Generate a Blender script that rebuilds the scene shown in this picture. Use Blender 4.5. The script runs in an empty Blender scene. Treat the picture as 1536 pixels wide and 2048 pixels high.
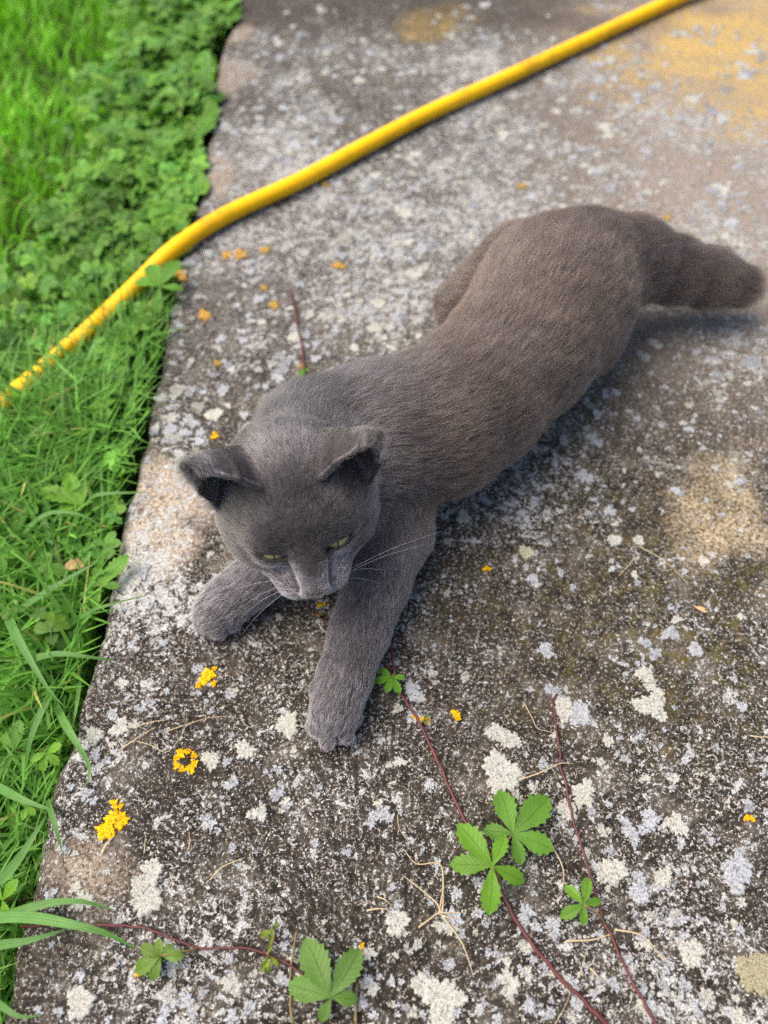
import bpy, math, random
import numpy as np
from mathutils import Vector

sc = bpy.context.scene
col = sc.collection
RNG = np.random.default_rng(7)
random.seed(7)

# ------------------------------------------------------------------ camera
CAM_H, PITCH, F_PX = 0.5, 33.0, 1539.0
cam = bpy.data.cameras.new('camera')
cam_ob = bpy.data.objects.new('camera', cam)
col.objects.link(cam_ob)
cam_ob.location = (0, 0, CAM_H)
cam_ob.rotation_euler = (math.radians(PITCH), 0, 0)
cam.sensor_fit = 'VERTICAL'
cam.sensor_height = 34.6
cam.lens = 26.0
cam.clip_start = 0.01
cam.clip_end = 500
cam.dof.use_dof = True
cam.dof.focus_distance = 0.478
cam.dof.aperture_fstop = 3.6
sc.camera = cam_ob

# ------------------------------------------------------------------ light
world = bpy.data.worlds.new('World')
sc.world = world
world.use_nodes = True
wn = world.node_tree
wn.nodes.clear()
sky = wn.nodes.new('ShaderNodeTexSky')
sky.sky_type = 'NISHITA'
sky.sun_disc = False
SUN_EL, SUN_AZ = math.radians(60), math.radians(-80)
sky.sun_elevation = SUN_EL
sky.sun_rotation = SUN_AZ
sky.air_density = 1.0
sky.dust_density = 3.5
sky.ozone_density = 0.8
bg = wn.nodes.new('ShaderNodeBackground')
bg.inputs[1].default_value = 0.06
wo = wn.nodes.new('ShaderNodeOutputWorld')
wn.links.new(sky.outputs[0], bg.inputs[0])
wn.links.new(bg.outputs[0], wo.inputs[0])
sun = bpy.data.lights.new('sun', 'SUN')
sun.energy = 1.5
sun.angle = math.radians(58)
sun.color = (1.0, 0.93, 0.83)
sun_ob = bpy.data.objects.new('sun', sun)
col.objects.link(sun_ob)
SD = Vector((math.sin(SUN_AZ) * math.cos(SUN_EL), math.cos(SUN_AZ) * math.cos(SUN_EL), math.sin(SUN_EL)))
sun_ob.rotation_euler = (-SD).to_track_quat('-Z', 'Y').to_euler()
sun_ob.location = SD * 5
vs = sc.view_settings
vs.view_transform = 'Standard'
vs.look = 'None'
vs.exposure = 1.9
vs.gamma = 1.0
vs.use_curve_mapping = False
sc.render.engine = 'CYCLES'
sc.cycles.use_denoising = False
sc.cycles.max_bounces = 6
sc.cycles.transparent_max_bounces = 6

# ------------------------------------------------------------------ helpers
CT, ST = math.cos(math.radians(PITCH)), math.sin(math.radians(PITCH))
CAM_R = np.array((1.0, 0, 0)); CAM_U = np.array((0, CT, ST)); CAM_B = np.array((0, -ST, CT))

def P(px, py, z=0.0):
    """The place at height z that the photograph shows at (px, py)."""
    x = (px - 768.0) / F_PX
    y = (1024.0 - py) / F_PX
    dy, dz = y * CT + ST, y * ST - CT
    t = (z - CAM_H) / dz
    return np.array((x * t, dy * t, z))

def depth(p):
    return p[1] * ST - (p[2] - CAM_H) * CT

def hash3(i, j, k, seed):
    n = (i.astype(np.int64) * 374761393 + j.astype(np.int64) * 668265263 + k.astype(np.int64) * 2147483647 + seed * 974634777) & 0xffffffff
    n = ((n ^ (n >> 13)) * 1274126177) & 0xffffffff
    n = ((n ^ (n >> 16)) * 2246822519) & 0xffffffff
    return ((n ^ (n >> 15)) & 0xffffff) / float(0xffffff)

def vnoise(p, scale, seed=0):
    """Value noise in 0..1, p (n,2 or 3)."""
    p = np.asarray(p, float) * scale
    if p.shape[1] == 2:
        p = np.column_stack([p, np.zeros(len(p))])
    f = np.floor(p)
    q = p - f
    q = q * q * (3 - 2 * q)
    i = f.astype(np.int64)
    r = 0
    for a in (0, 1):
        for b in (0, 1):
            for c in (0, 1):
                w = (q[:, 0] if a else 1 - q[:, 0]) * (q[:, 1] if b else 1 - q[:, 1]) * (q[:, 2] if c else 1 - q[:, 2])
                r = r + w * hash3(i[:, 0] + a, i[:, 1] + b, i[:, 2] + c, seed)
    return r

def fbm(p, scale, octs=4, seed=0):
    r, a, s = 0, 0.5, 0
    for o in range(octs):
        r = r + a * vnoise(p, scale * 2 ** o, seed + o)
        s += a
        a *= 0.5
    return r / s

def link(ob, parent=None):
    col.objects.link(ob)
    if parent is not None:
        ob.parent = parent
    return ob

def mesh_np(name, v, faces, mat=None, parent=None, smooth=True, uv=None, colattr=None):
    """v (n,3); faces (m,k) int array or a list of tuples."""
    me = bpy.data.meshes.new(name)
    v = np.asarray(v, np.float32)
    if isinstance(faces, np.ndarray):
        m, k = faces.shape
        me.vertices.add(len(v))
        me.vertices.foreach_set('co', v.ravel())
        me.loops.add(m * k)
        me.loops.foreach_set('vertex_index', faces.ravel().astype(np.int32))
        me.polygons.add(m)
        me.polygons.foreach_set('loop_start', np.arange(0, m * k, k, dtype=np.int32))
        me.update(calc_edges=True)
    else:
        me.from_pydata(v.tolist(), [], faces)
    me.validate()
    if smooth:
        me.polygons.foreach_set('use_smooth', [True] * len(me.polygons))
    if uv is not None:
        ul = me.uv_layers.new(name='UVMap')
        li = np.zeros(len(me.loops), np.int32)
        me.loops.foreach_get('vertex_index', li)
        ul.data.foreach_set('uv', np.asarray(uv, np.float32)[li].ravel())
    for cn, cv in (colattr or {}).items():
        ca = me.attributes.new(cn, 'FLOAT_COLOR', 'POINT')
        ca.data.foreach_set('color', np.asarray(cv, np.float32).ravel())
    if mat:
        me.materials.append(mat)
    ob = bpy.data.objects.new(name, me)
    return link(ob, parent)

def tag(o, label=None, cat=None, group=None, kind=None):
    if label: o['label'] = label
    if cat: o['category'] = cat
    if group: o['group'] = group
    if kind: o['kind'] = kind
    return o

def empty(name, loc=(0, 0, 0)):
    o = bpy.data.objects.new(name, None)
    o.location = loc
    o.empty_display_size = 0.02
    return link(o)

def spline(pts, n):
    """Catmull-Rom through pts (k,d) -> n samples."""
    p = np.asarray(pts, float)
    if len(p) == 2:
        t = np.linspace(0, 1, n)[:, None]
        return p[0] * (1 - t) + p[1] * t
    q = np.vstack([2 * p[0] - p[1], p, 2 * p[-1] - p[-2]])
    seg = np.linalg.norm(np.diff(p[:, :3], axis=0), axis=1)
    cum = np.concatenate([[0], np.cumsum(seg)])
    s = np.linspace(0, cum[-1], n)
    i = np.clip(np.searchsorted(cum, s, side='right') - 1, 0, len(p) - 2)
    t = ((s - cum[i]) / np.maximum(seg[i], 1e-9))[:, None]
    a, b, c, d = q[i], q[i + 1], q[i + 2], q[i + 3]
    return 0.5 * (2 * b + (c - a) * t + (2 * a - 5 * b + 4 * c - d) * t ** 2 + (3 * b - a - 3 * c + d) * t ** 3)

def tube_np(path, rad, sides=7, flat=1.0):
    """path (n,3), rad scalar or (n,) -> verts, faces (with end caps as fans into one centre vertex)."""
    path = np.asarray(path, float)
    n = len(path)
    rad = np.broadcast_to(np.asarray(rad, float), (n,))
    t = np.gradient(path, axis=0)
    t /= np.linalg.norm(t, axis=1)[:, None] + 1e-12
    up = np.array((0, 0, 1.0)) if abs(t[:, 2]).mean() < 0.85 else np.array((1.0, 0, 0))
    s = np.cross(t, up)
    s /= np.linalg.norm(s, axis=1)[:, None] + 1e-12
    u = np.cross(s, t)
    a = np.arange(sides) / sides * 2 * math.pi
    ring = np.cos(a)[None, :, None] * s[:, None, :] + np.sin(a)[None, :, None] * u[:, None, :] * flat
    v = (path[:, None, :] + ring * rad[:, None, None]).reshape(-1, 3)
    i = np.arange(n - 1)[:, None] * sides
    j = np.arange(sides)[None, :]
    k = (np.arange(sides)[None, :] + 1) % sides
    f = np.stack([i + j, i + k, i + sides + k, i + sides + j], -1).reshape(-1, 4)
    faces = [tuple(x) for x in f]
    faces.append(tuple(range(sides))[::-1])
    faces.append(tuple(range((n - 1) * sides, n * sides)))
    return v, faces

class Batch:
    """Collects verts / faces / uv into one mesh."""
    def __init__(s):
        s.v, s.f, s.c, s.uv, s.n = [], [], [], [], 0
    def add(s, v, f, c=None, uv=None):
        v = np.asarray(v)
        s.v.append(v)
        s.f += [tuple(i + s.n for i in q) for q in f]
        s.n += len(v)
        s.c.append(np.tile(np.asarray((c if c is not None else (1, 1, 1, 1)), float), (len(v), 1)) if c is None or np.ndim(c) == 1 else np.asarray(c))
        s.uv.append(np.asarray(uv) if uv is not None else np.zeros((len(v), 2)))
    def build(s, name, mat, parent=None, smooth=True):
        return mesh_np(name, np.vstack(s.v), s.f, mat, parent, smooth, uv=np.vstack(s.uv), colattr={'tint': np.vstack(s.c)})

# ------------------------------------------------------------------ node helpers
class NT:
    def __init__(s, name):
        s.m = bpy.data.materials.new(name)
        s.m.use_nodes = True
        s.t = s.m.node_tree
        s.t.nodes.clear()
        s.out = s.t.nodes.new('ShaderNodeOutputMaterial')
    def n(s, typ, ins=None, **kw):
        nd = s.t.nodes.new('ShaderNode' + typ)
        for k, v in kw.items():
            setattr(nd, k, v)
        for k, v in (ins or {}).items():
            s.put(nd.inputs[k], v)
        return nd
    def put(s, sock, v):
        if isinstance(v, bpy.types.NodeSocket):
            s.t.links.new(v, sock)
        else:
            sock.default_value = v if not (isinstance(v, tuple) and len(v) == 3 and sock.type == 'RGBA') else (*v, 1)
    def math(s, op, a, b=0.0, c=0.0, clamp=False):
        nd = s.n('Math', operation=op, use_clamp=clamp)
        s.put(nd.inputs[0], a); s.put(nd.inputs[1], b); s.put(nd.inputs[2], c)
        return nd.outputs[0]
    def mix(s, f, a, b, blend='MIX'):
        nd = s.n('Mix', data_type='RGBA', blend_type=blend)
        s.put(nd.inputs[0], f); s.put(nd.inputs[6], a); s.put(nd.inputs[7], b)
        return nd.outputs[2]
    def ramp(s, v, lo, hi, a=0.0, b=1.0):
        nd = s.n('MapRange', interpolation_type='SMOOTHSTEP')
        s.put(nd.inputs[0], v)
        for i, x in zip((1, 2, 3, 4), (lo, hi, a, b)):
            s.put(nd.inputs[i], x)
        return nd.outputs[0]
    def noise(s, vec, scale, detail=4, rough=0.6, dist=0.0):
        nd = s.n('TexNoise', {'Scale': scale, 'Detail': detail, 'Roughness': rough, 'Distortion': dist})
        s.put(nd.inputs['Vector'], vec)
        return nd
    def vor(s, vec, scale, feature='F1', rand=1.0):
        nd = s.n('TexVoronoi', {'Scale': scale, 'Randomness': rand}, feature=feature)
        s.put(nd.inputs['Vector'], vec)
        return nd
    def bump(s, h, strength, dist, normal=None):
        nd = s.n('Bump', {'Strength': strength, 'Distance': dist, 'Height': h})
        if normal is not None: s.put(nd.inputs['Normal'], normal)
        return nd.outputs[0]
    def bsdf(s, colr, rough=0.8, spec=0.3, normal=None, **kw):
        nd = s.n('BsdfPrincipled', {'Base Color': colr, 'Roughness': rough, 'Specular IOR Level': spec})
        if normal is not None: s.put(nd.inputs['Normal'], normal)
        for k, v in kw.items(): s.put(nd.inputs[k], v)
        s.t.links.new(nd.outputs[0], s.out.inputs[0])
        return nd
    def attr(s, name):
        return s.n('Attribute', attribute_name=name)
    def objco(s):
        return s.n('TexCoord').outputs['Object']
# ================================================================== slab, lawn, lichen colour
EDGE_X = -0.208
SLAB_END = 1.190

def px_of(x, y, z=0.0):
    rel = np.stack([x, y, z - CAM_H + 0 * x], -1)
    d = rel @ -CAM_B
    return 768 + F_PX * (rel @ CAM_R) / d, 1024 - F_PX * (rel @ CAM_U) / d

def edge_at(y):
    """The worn left edge of the slab."""
    p = np.stack([np.full_like(y, 3.1), y], -1)
    return EDGE_X + (vnoise(p, 9, 5) - 0.5) * 0.012 + (vnoise(p, 40, 6) - 0.5) * 0.006

# columns: fine near the edge and in view, coarse beyond
xs = np.concatenate([np.linspace(0, 1, 9)[:-1] * 0.0, ])
u_top = np.concatenate([np.arange(0, 0.56, 0.0022), np.linspace(0.565, 1.6, 30)])
ys = np.concatenate([np.linspace(-0.6, 0.05, 30)[:-1], np.arange(0.05, 1.188, 0.0024), [SLAB_END - 0.001]])
prof = [(0.0, -0.105), (0.0, -0.06), (0.001, -0.035), (0.002, -0.022), (0.003, -0.014), (0.0045, -0.009), (0.0065, -0.0055), (0.009, -0.003), (0.012, -0.0012)]
npf = len(prof)
U = np.concatenate([[p[0] for p in prof], 0.015 + u_top])
Zp = np.concatenate([[p[1] for p in prof], np.zeros(len(u_top))])
UU, YY = np.meshgrid(U, ys, indexing='ij')
XX = edge_at(YY.ravel()).reshape(YY.shape) * np.clip(1 - (UU - 0.1) / 0.3, 0, 1) + EDGE_X * (1 - np.clip(1 - (UU - 0.1) / 0.3, 0, 1)) + UU
ZZ = np.tile(Zp[:, None], (1, len(ys)))
flat = np.stack([XX.ravel(), YY.ravel(), ZZ.ravel() * 3], -1)
rel = (fbm(flat, 26, 3, 70) - 0.5) * 0.0022 + (fbm(flat, 150, 3, 71) - 0.5) * 0.0016
near_edge = np.clip(1 - (UU.ravel() - 0.004) / 0.02, 0, 1)
rel += near_edge * (fbm(flat, 70, 3, 72) - 0.55) * 0.007
pit = np.clip(vnoise(flat, 300, 73) - 0.80, 0, 1)
rel -= pit * 0.005
side = np.arange(len(U)) < 5
ZZ = ZZ + np.where(side[:, None], rel.reshape(ZZ.shape) * 0.3, rel.reshape(ZZ.shape) - 0.0006)
XX = XX + np.where(side[:, None], rel.reshape(ZZ.shape) * 1.6, 0)
# far end rounds down
endr = np.clip((YY - (SLAB_END - 0.02)) / 0.02, 0, 1)
ZZ = ZZ - endr ** 2 * 0.012
nx_, ny_ = UU.shape
V = np.stack([XX.ravel(), YY.ravel(), ZZ.ravel()], -1)
ii = np.arange(nx_ - 1)[:, None] * ny_ + np.arange(ny_ - 1)[None, :]
Q = np.stack([ii, ii + ny_, ii + ny_ + 1, ii + 1], -1).reshape(-1, 4)
# end wall and near wall
def wall(j, flip):
    base = np.arange(nx_) * ny_ + j
    off = len(V_ext[0])
    vv = V[base].copy(); vv[:, 2] = -0.105
    V_ext[0] = np.vstack([V_ext[0], vv])
    q = [(base[i], off + i, off + i + 1, base[i + 1]) if flip else (base[i], base[i + 1], off + i + 1, off + i) for i in range(nx_ - 1)]
    return np.array(q)
V_ext = [V]
Q = np.vstack([Q, wall(ny_ - 1, False), wall(0, True)])
V = V_ext[0]
# what grows and stains where (and the tone of ochre patches, in the photograph's places)
GPX, GPY = px_of(V[:, 0], V[:, 1])
wob = np.stack([V[:, 0], V[:, 1]], -1)
wx = (fbm(wob, 30, 4, 80) - 0.5); wy = (fbm(wob, 30, 4, 81) - 0.5)
def blob(px, py, rx, ry, rot=0.0, soft=0.25, rag=1.2):
    a = math.radians(rot)
    dx, dy = (GPX - px), (GPY - py)
    ex = (dx * math.cos(a) + dy * math.sin(a)) / rx + wx * rag
    ey = (-dx * math.sin(a) + dy * math.cos(a)) / ry + wy * rag
    r = np.sqrt(ex * ex + ey * ey)
    return np.clip((1.0 - r) / soft + 0.5, 0, 1)
tan_ = np.zeros(len(V))
for b in ((335, 985, 75, 75, -30), (325, 1085, 62, 52, -20), (265, 1075, 30, 50, 15), (300, 960, 30, 40), (470, 150, 50, 35), (430, 345, 40, 40), (450, 60, 50, 25), (170, 1740, 70, 60, 20, 1.2)):
    tan_ = np.maximum(tan_, blob(*b, **({} if len(b) > 5 else {'soft': 0.6})) * (0.6 if b[1] < 400 or b[1] > 1500 else 1.0))
och = np.zeros(len(V))  # ochre patches, yellower and paler than the stone around them
for b in ((1450, 80, 190, 85, -8), (1560, 190, 110, 90), (1460, 1000, 85, 85), (880, 45, 70, 25, -12)):
    och = np.maximum(och, blob(*b, soft=1.3, rag=2.2) * (1.0 if b[1] < 300 else 0.8))
far = np.clip((V[:, 1] - 0.37) / 0.18, 0, 1)
far = far * (1 - np.clip((GPX - 950) / 300, 0, 1) * np.clip((GPY - 560) / 200, 0, 1))
dens = 0.54 + 0.13 * far + 0.9 * (fbm(wob, 9, 4, 90) - 0.5)
dens += blob(300, 1180, 90, 80, soft=1.0) * 0.35
dens -= blob(1200, 1180, 330, 170, soft=1.5) * 0.14 + blob(480, 1380, 160, 110, soft=1.2) * 0.08
dens -= blob(1470, 90, 210, 110, soft=1.2) * 0.45
dens -= blob(780, 20, 420, 60, soft=1.2) * 0.45
moss = blob(1330, 1230, 320, 230, soft=1.6) * 0.9 + blob(1330, 700, 230, 160, soft=1.6) * 0.25 + 0.3 * np.clip(fbm(wob, 16, 3, 91) - 0.5, 0, 1)
dark = blob(760, 15, 460, 55, soft=1.2) + 0.7 * blob(560, 170, 130, 60, soft=1.4) + 0.4 * blob(700, 330, 220, 60, -25, soft=1.5)
warm = np.clip((GPX - 950) / 400, 0, 1) * np.clip((950 - GPY) / 500, 0, 1)
cA = np.stack([tan_, np.clip(dens, 0, 1), np.clip(moss, 0, 1), np.ones(len(V))], -1)
cB = np.stack([np.clip(och, 0, 1), np.clip(dark, 0, 1), warm, np.clip(far, 0.001, 1)], -1)

t = NT('lichen_stone')
oc = t.objco()
mA = t.n('SeparateColor', {0: t.attr('growth').outputs['Color']})
mB = t.n('SeparateColor', {0: t.attr('stain_tone').outputs['Color']})
TAN, DEN, MOSS = mA.outputs[0], mA.outputs[1], mA.outputs[2]
OCH, DRK, WRM = mB.outputs[0], mB.outputs[1], mB.outputs[2]
wn_ = t.noise(oc, 260, 4, 0.65)
wvec = t.n('VectorMath', operation='MULTIPLY_ADD')
t.put(wvec.inputs[0], wn_.outputs['Color']); wvec.inputs[1].default_value = (0.004, 0.004, 0.004); t.put(wvec.inputs[2], oc)
wo_ = wvec.outputs[0]
n_big = t.noise(oc, 26, 5, 0.7).outputs[0]
n_mid = t.noise(oc, 120, 5, 0.7).outputs[0]
n_fin = t.noise(oc, 420, 6, 0.82).outputs[0]
n_gr = t.noise(oc, 1100, 2, 0.6).outputs[0]
base = t.mix(t.ramp(n_mid, 0.35, 0.68), (0.014, 0.0115, 0.009), (0.048, 0.038, 0.029))
base = t.mix(t.ramp(n_big, 0.48, 0.70, 0, 0.7), base, (0.150, 0.126, 0.100))
FAR = t.attr('stain_tone').outputs['Alpha']
base = t.mix(t.math('MULTIPLY', FAR, t.ramp(n_mid, 0.36, 0.58, 0.10, 0.85)), base, (0.105, 0.095, 0.083))
# sand grains in the stone
gv = t.vor(oc, 620)
grain = t.math('MULTIPLY', t.ramp(gv.outputs['Distance'], 0.42, 0.22), t.ramp(t.n('SeparateColor', {0: gv.outputs['Color']}).outputs[0], 0.78, 0.84))
base = t.mix(grain, base, t.mix(t.n('SeparateColor', {0: gv.outputs['Color']}).outputs[1], (0.42, 0.34, 0.25), (0.26, 0.21, 0.17)))
base = t.mix(t.ramp(n_fin, 0.55, 0.63, 0, 0.95), base, (0.38, 0.335, 0.285))
base = t.mix(t.math('MULTIPLY', t.ramp(n_fin, 0.48, 0.36), 0.85), base, (0.014, 0.011, 0.009))
base = t.mix(t.math('MULTIPLY', t.math('MULTIPLY', WRM, t.ramp(n_fin, 0.36, 0.56, 0.25, 1.0)), 0.85), base, (0.30, 0.235, 0.190))
# moss film
mm = t.math('MULTIPLY', MOSS, t.ramp(t.noise(oc, 75, 5, 0.75).outputs[0], 0.45, 0.66))
base = t.mix(t.math('MULTIPLY', mm, 0.75), base, t.mix(n_fin, (0.055, 0.046, 0.010), (0.16, 0.12, 0.028)))
# bare tan stone
tcol = t.mix(t.ramp(n_fin, 0.38, 0.62), (0.19, 0.13, 0.085), (0.62, 0.52, 0.40))
tcol = t.mix(t.math('MULTIPLY', t.ramp(n_mid, 0.50, 0.62), 0.45), tcol, (0.30, 0.17, 0.10))
base = t.mix(t.math('MULTIPLY', TAN, t.ramp(n_fin, 0.38, 0.50, 0.35, 0.95)), base, tcol)
ocol = t.mix(t.ramp(n_fin, 0.35, 0.7), t.mix(FAR, (0.34, 0.22, 0.09), (0.42, 0.26, 0.04)), t.mix(FAR, (0.66, 0.56, 0.40), (0.55, 0.38, 0.12)))
base = t.mix(t.math('MULTIPLY', OCH, t.math('MULTIPLY', t.ramp(n_mid, 0.30, 0.55, 0.35, 1.0), t.ramp(n_fin, 0.40, 0.54, 0.1, 0.95))), base, ocol)
base = t.mix(t.math('MULTIPLY', DRK, 0.65), base, (0.035, 0.028, 0.022))
# crust lichens, three sizes of patch
hgt = n_fin
colr = base
masks = []
cr = t.vor(oc, 1000, 'DISTANCE_TO_EDGE')
plates = t.math('MAXIMUM', t.math('MULTIPLY', t.ramp(cr.outputs[0], 0.12, 0.02), 0.6), t.ramp(t.noise(oc, 800, 3, 0.8).outputs[0], 0.54, 0.40, 0, 0.9))
clump = t.math('MULTIPLY', t.math('SUBTRACT', t.noise(oc, 34, 3, 0.6).outputs[0], 0.5), 0.9)
DC = t.math('ADD', DEN, clump)
# grey-blue crust: ragged splotches
for sc_, lo_, k_, amt, c0, c1 in ((105, 0.715, 0.235, 0.95, (0.42, 0.42, 0.43), (0.52, 0.515, 0.50)), (230, 0.735, 0.220, 0.95, (0.47, 0.47, 0.465), (0.60, 0.58, 0.54)), (430, 0.645, 0.150, 0.9, (0.55, 0.53, 0.50), (0.70, 0.66, 0.58))):
    nz = t.noise(oc, sc_, 7, 0.68, 0.6)
    e = t.math('SUBTRACT', nz.outputs[0], t.math('MULTIPLY_ADD', DC, -k_, lo_))
    m = t.ramp(e, -0.006, 0.016)
    lc = t.mix(t.n('SeparateColor', {0: t.noise(oc, sc_ * 0.4, 1).outputs['Color']}).outputs[1], c0, c1)
    lc = t.mix(t.math('MULTIPLY', FAR, 0.50), lc, (0.30, 0.293, 0.275))
    lc = t.mix(plates, lc, (0.12, 0.112, 0.105))
    colr = t.mix(t.math('MULTIPLY', m, amt), colr, lc)
    masks.append(m)
allm = masks[0]
for m in masks[1:]:
    allm = t.math('MAXIMUM', allm, m)
h = t.math('ADD', t.math('MULTIPLY', allm, 0.45), t.math('ADD', t.math('MULTIPLY', n_fin, 0.9), t.math('MULTIPLY', grain, 0.35)))
nrm = t.bump(h, 0.75, 0.0012)
t.bsdf(colr, 0.92, 0.12, nrm)
slab = mesh_np('stone_slab', V, Q, t.m, colattr={'growth': cA, 'stain_tone': cB})
tag(slab, kind='structure')

def slab_z(x, y):
    """Height of the slab top near (x, y)."""
    p = np.array([[x, y, 0.0]])
    return float((fbm(p, 26, 3, 70)[0] - 0.5) * 0.0022 + (fbm(p, 150, 3, 71)[0] - 0.5) * 0.0016 - 0.0006)

# ------------------------------------------------------------------ lawn soil, one sheet to the horizon
LAWN_Z = -0.072
t = NT('lawn_soil')
oc = t.objco()
t.bsdf(t.mix(t.ramp(t.noise(oc, 14, 6, 0.7).outputs[0], 0.4, 0.6), (0.018, 0.022, 0.008), (0.035, 0.060, 0.014)), 0.95, 0.1, t.bump(t.noise(oc, 160, 4).outputs[0], 0.7, 0.004))
gx = np.concatenate([[-60, -20, -8, -4], np.linspace(-2, 2, 41), [4, 8, 20, 60]])
gy = np.concatenate([[-40, -12, -4], np.linspace(-1, 4, 51), [6, 12, 30, 80]])
GXX, GYY = np.meshgrid(gx, gy, indexing='ij')
gp = np.stack([GXX.ravel(), GYY.ravel()], -1)
gz = LAWN_Z - 0.012 + (fbm(gp, 5, 3, 100) - 0.5) * 0.02
ii = np.arange(len(gx) - 1)[:, None] * len(gy) + np.arange(len(gy) - 1)[None, :]
ground = mesh_np('ground', np.column_stack([gp, gz]), np.stack([ii, ii + len(gy), ii + len(gy) + 1, ii + 1], -1).reshape(-1, 4), t.m)
tag(ground, kind='structure')

# ------------------------------------------------------------------ yellow hose
t = NT('hose_rubber')
oc = t.objco()
t.bsdf(t.mix(t.ramp(t.noise(oc, 30, 5, 0.65).outputs[0], 0.50, 0.74, 0, 0.8), (0.82, 0.45, 0.001), (0.46, 0.22, 0.010)), 0.5, 0.22, t.bump(t.noise(oc, 500, 2).outputs[0], 0.15, 0.0004))
hp = [(-150, 940, -0.030), (-60, 855, -0.024), (0, 803, -0.020), (60, 753, -0.018), (120, 702, -0.015), (180, 650, -0.011), (230, 603, -0.007), (290, 545, 0.000), (335, 500, 0.0080), (400, 452, 0.0095), (470, 412, 0.0095),
      (600, 352, 0.0095), (720, 288, 0.0095), (850, 220, 0.0095), (1000, 152, 0.0095), (1150, 82, 0.0095), (1340, -6, 0.0095), (1420, -42, 0.010), (1500, -75, -0.02), (1600, -110, -0.05)]
hpath = spline([P(a, b + 9, c) for a, b, c in hp], 120)
v, f = tube_np(hpath, 0.0083, 16)
hose = mesh_np('garden_hose', v, f, t.m)
tag(hose, 'yellow garden hose lying across the slab and into the grass', 'hose')
# ================================================================== the cat
def smin(a, b, k):
    h = np.clip(0.5 + 0.5 * (b - a) / k, 0, 1)
    return b * (1 - h) + a * h - k * h * (1 - h)

def smax(a, b, k):
    return -smin(-a, -b, k)

def sd_cone(p, a, b, r1, r2):
    """Round cone from a (radius r1) to b (radius r2); p (...,3)."""
    a, b = np.asarray(a, float), np.asarray(b, float)
    ba = b - a
    l2 = float(ba @ ba) + 1e-12
    t = np.clip(((p - a) @ ba) / l2, 0, 1)
    # shift along the axis so that the flank leans with the taper
    d = np.linalg.norm(p - a - t[..., None] * ba, axis=-1)
    t2 = np.clip(t + d * (r1 - r2) / l2 * -1.0 * 0.0, 0, 1)
    return d - (r1 + (r2 - r1) * t2)

def sd_ell(p, c, r):
    q = p - np.asarray(c, float)
    r = np.asarray(r, float)
    k0 = np.linalg.norm(q / r, axis=-1)
    k1 = np.linalg.norm(q / (r * r), axis=-1) + 1e-9
    return k0 * (k0 - 1.0) / k1

# head frame: e is "down" in the picture, k towards the camera
TILT = math.radians(11.5)
PHI = math.radians(64)
HEAD_C = P(592, 990, 0.121)
e_dir = math.sin(TILT) * CAM_R - math.cos(TILT) * CAM_U
k_dir = HEAD_C - np.array((0, 0, CAM_H)); k_dir = -k_dir / np.linalg.norm(k_dir)
e_dir = e_dir - k_dir * (e_dir @ k_dir); e_dir /= np.linalg.norm(e_dir)
HF = math.sin(PHI) * e_dir + math.cos(PHI) * k_dir
HU = -math.cos(PHI) * e_dir + math.sin(PHI) * k_dir
HR = np.cross(HF, HU)
if HR @ CAM_R < 0: HR = -HR
HM = np.stack([HR, HU, HF])               # rows: right, up, forward

def head_world(q):
    return HEAD_C + np.asarray(q, float) @ HM

EYES = {-1: dict(c=(-0.0190, 0.0020, 0.0290), h=0.0019), 1: dict(c=(0.0178, 0.0020, 0.0290), h=0.0026)}
EYE_R = 0.0108
SLIT = math.radians(27)          # the slit looks this far up from straight ahead
# each ear is a thin curved shell: ribs from an arc on the skull (front edge, back, outer edge) to the tip
EAR_PTS = {-1: dict(T=(-0.0535, 0.0600, 0.0008), I=(-0.0185, 0.0340, 0.0080), O=(-0.0462, 0.0080, -0.0010), B=(-0.0310, 0.0245, -0.0235)),
           1: dict(T=(0.0492, 0.0600, 0.0043), I=(0.0155, 0.0345, 0.0095), O=(0.0437, 0.0120, 0.0060), B=(0.0265, 0.0265, -0.0220))}
NRIB = 29
def ear_ribs(s):
    E = {k: np.array(v) for k, v in EAR_PTS[s].items()}
    Bc = 2 * E['B'] - (E['I'] + E['O']) / 2
    ax0 = (E['I'] + E['O']) / 2
    out = []
    for i in range(NRIB):
        a_ = i / (NRIB - 1)
        base = (1 - a_) ** 2 * E['I'] + 2 * a_ * (1 - a_) * Bc + a_ * a_ * E['O']
        foot = base + (np.array((base[0] * 0.7, 0.0, base[2] * 0.8)) - base) * 0.16 - np.array((0, 0.003, 0))
        pts = []
        for t_ in (0.0, 0.35, 0.7, 1.0):
            c = base + (E['T'] - base) * t_
            axp = ax0 + (E['T'] - ax0) * t_
            o = c - axp
            o /= np.linalg.norm(o) + 1e-9
            pts.append(c + o * 0.0050 * math.sin(math.pi * t_ ** 0.75) * (1 - 0.55 * t_) * (1 - 0.35 * math.sin(math.pi * a_)))
        pts = [foot] + pts
        rr = (0.0022, 0.0017, 0.0012, 0.0008, 0.0004)
        out.append([(pts[j], pts[j + 1], rr[j], rr[j + 1]) for j in range(4)])
    return out
RIBS = {s_: ear_ribs(s_) for s_ in (-1, 1)}
def ear_sdf(q, s, which=None):
    d = None
    for i, rb in enumerate(RIBS[s]):
        if which is not None and i not in which: continue
        for (a, b, r1, r2) in rb:
            e = sd_cone(q, a, b, r1, r2)
            d = e if d is None else (np.minimum(d, e) if which is not None else smin(d, e, 0.0022))
    return d
def ear_axis(q, s):
    """Point of the ear's own axis level with q."""
    E = {k: np.array(v) for k, v in EAR_PTS[s].items()}
    m = (E['I'] + E['O']) / 2
    ax = E['T'] - m
    t_ = np.clip(((q - m) @ ax) / (ax @ ax), -0.3, 1)
    return m + t_[..., None] * ax
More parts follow.
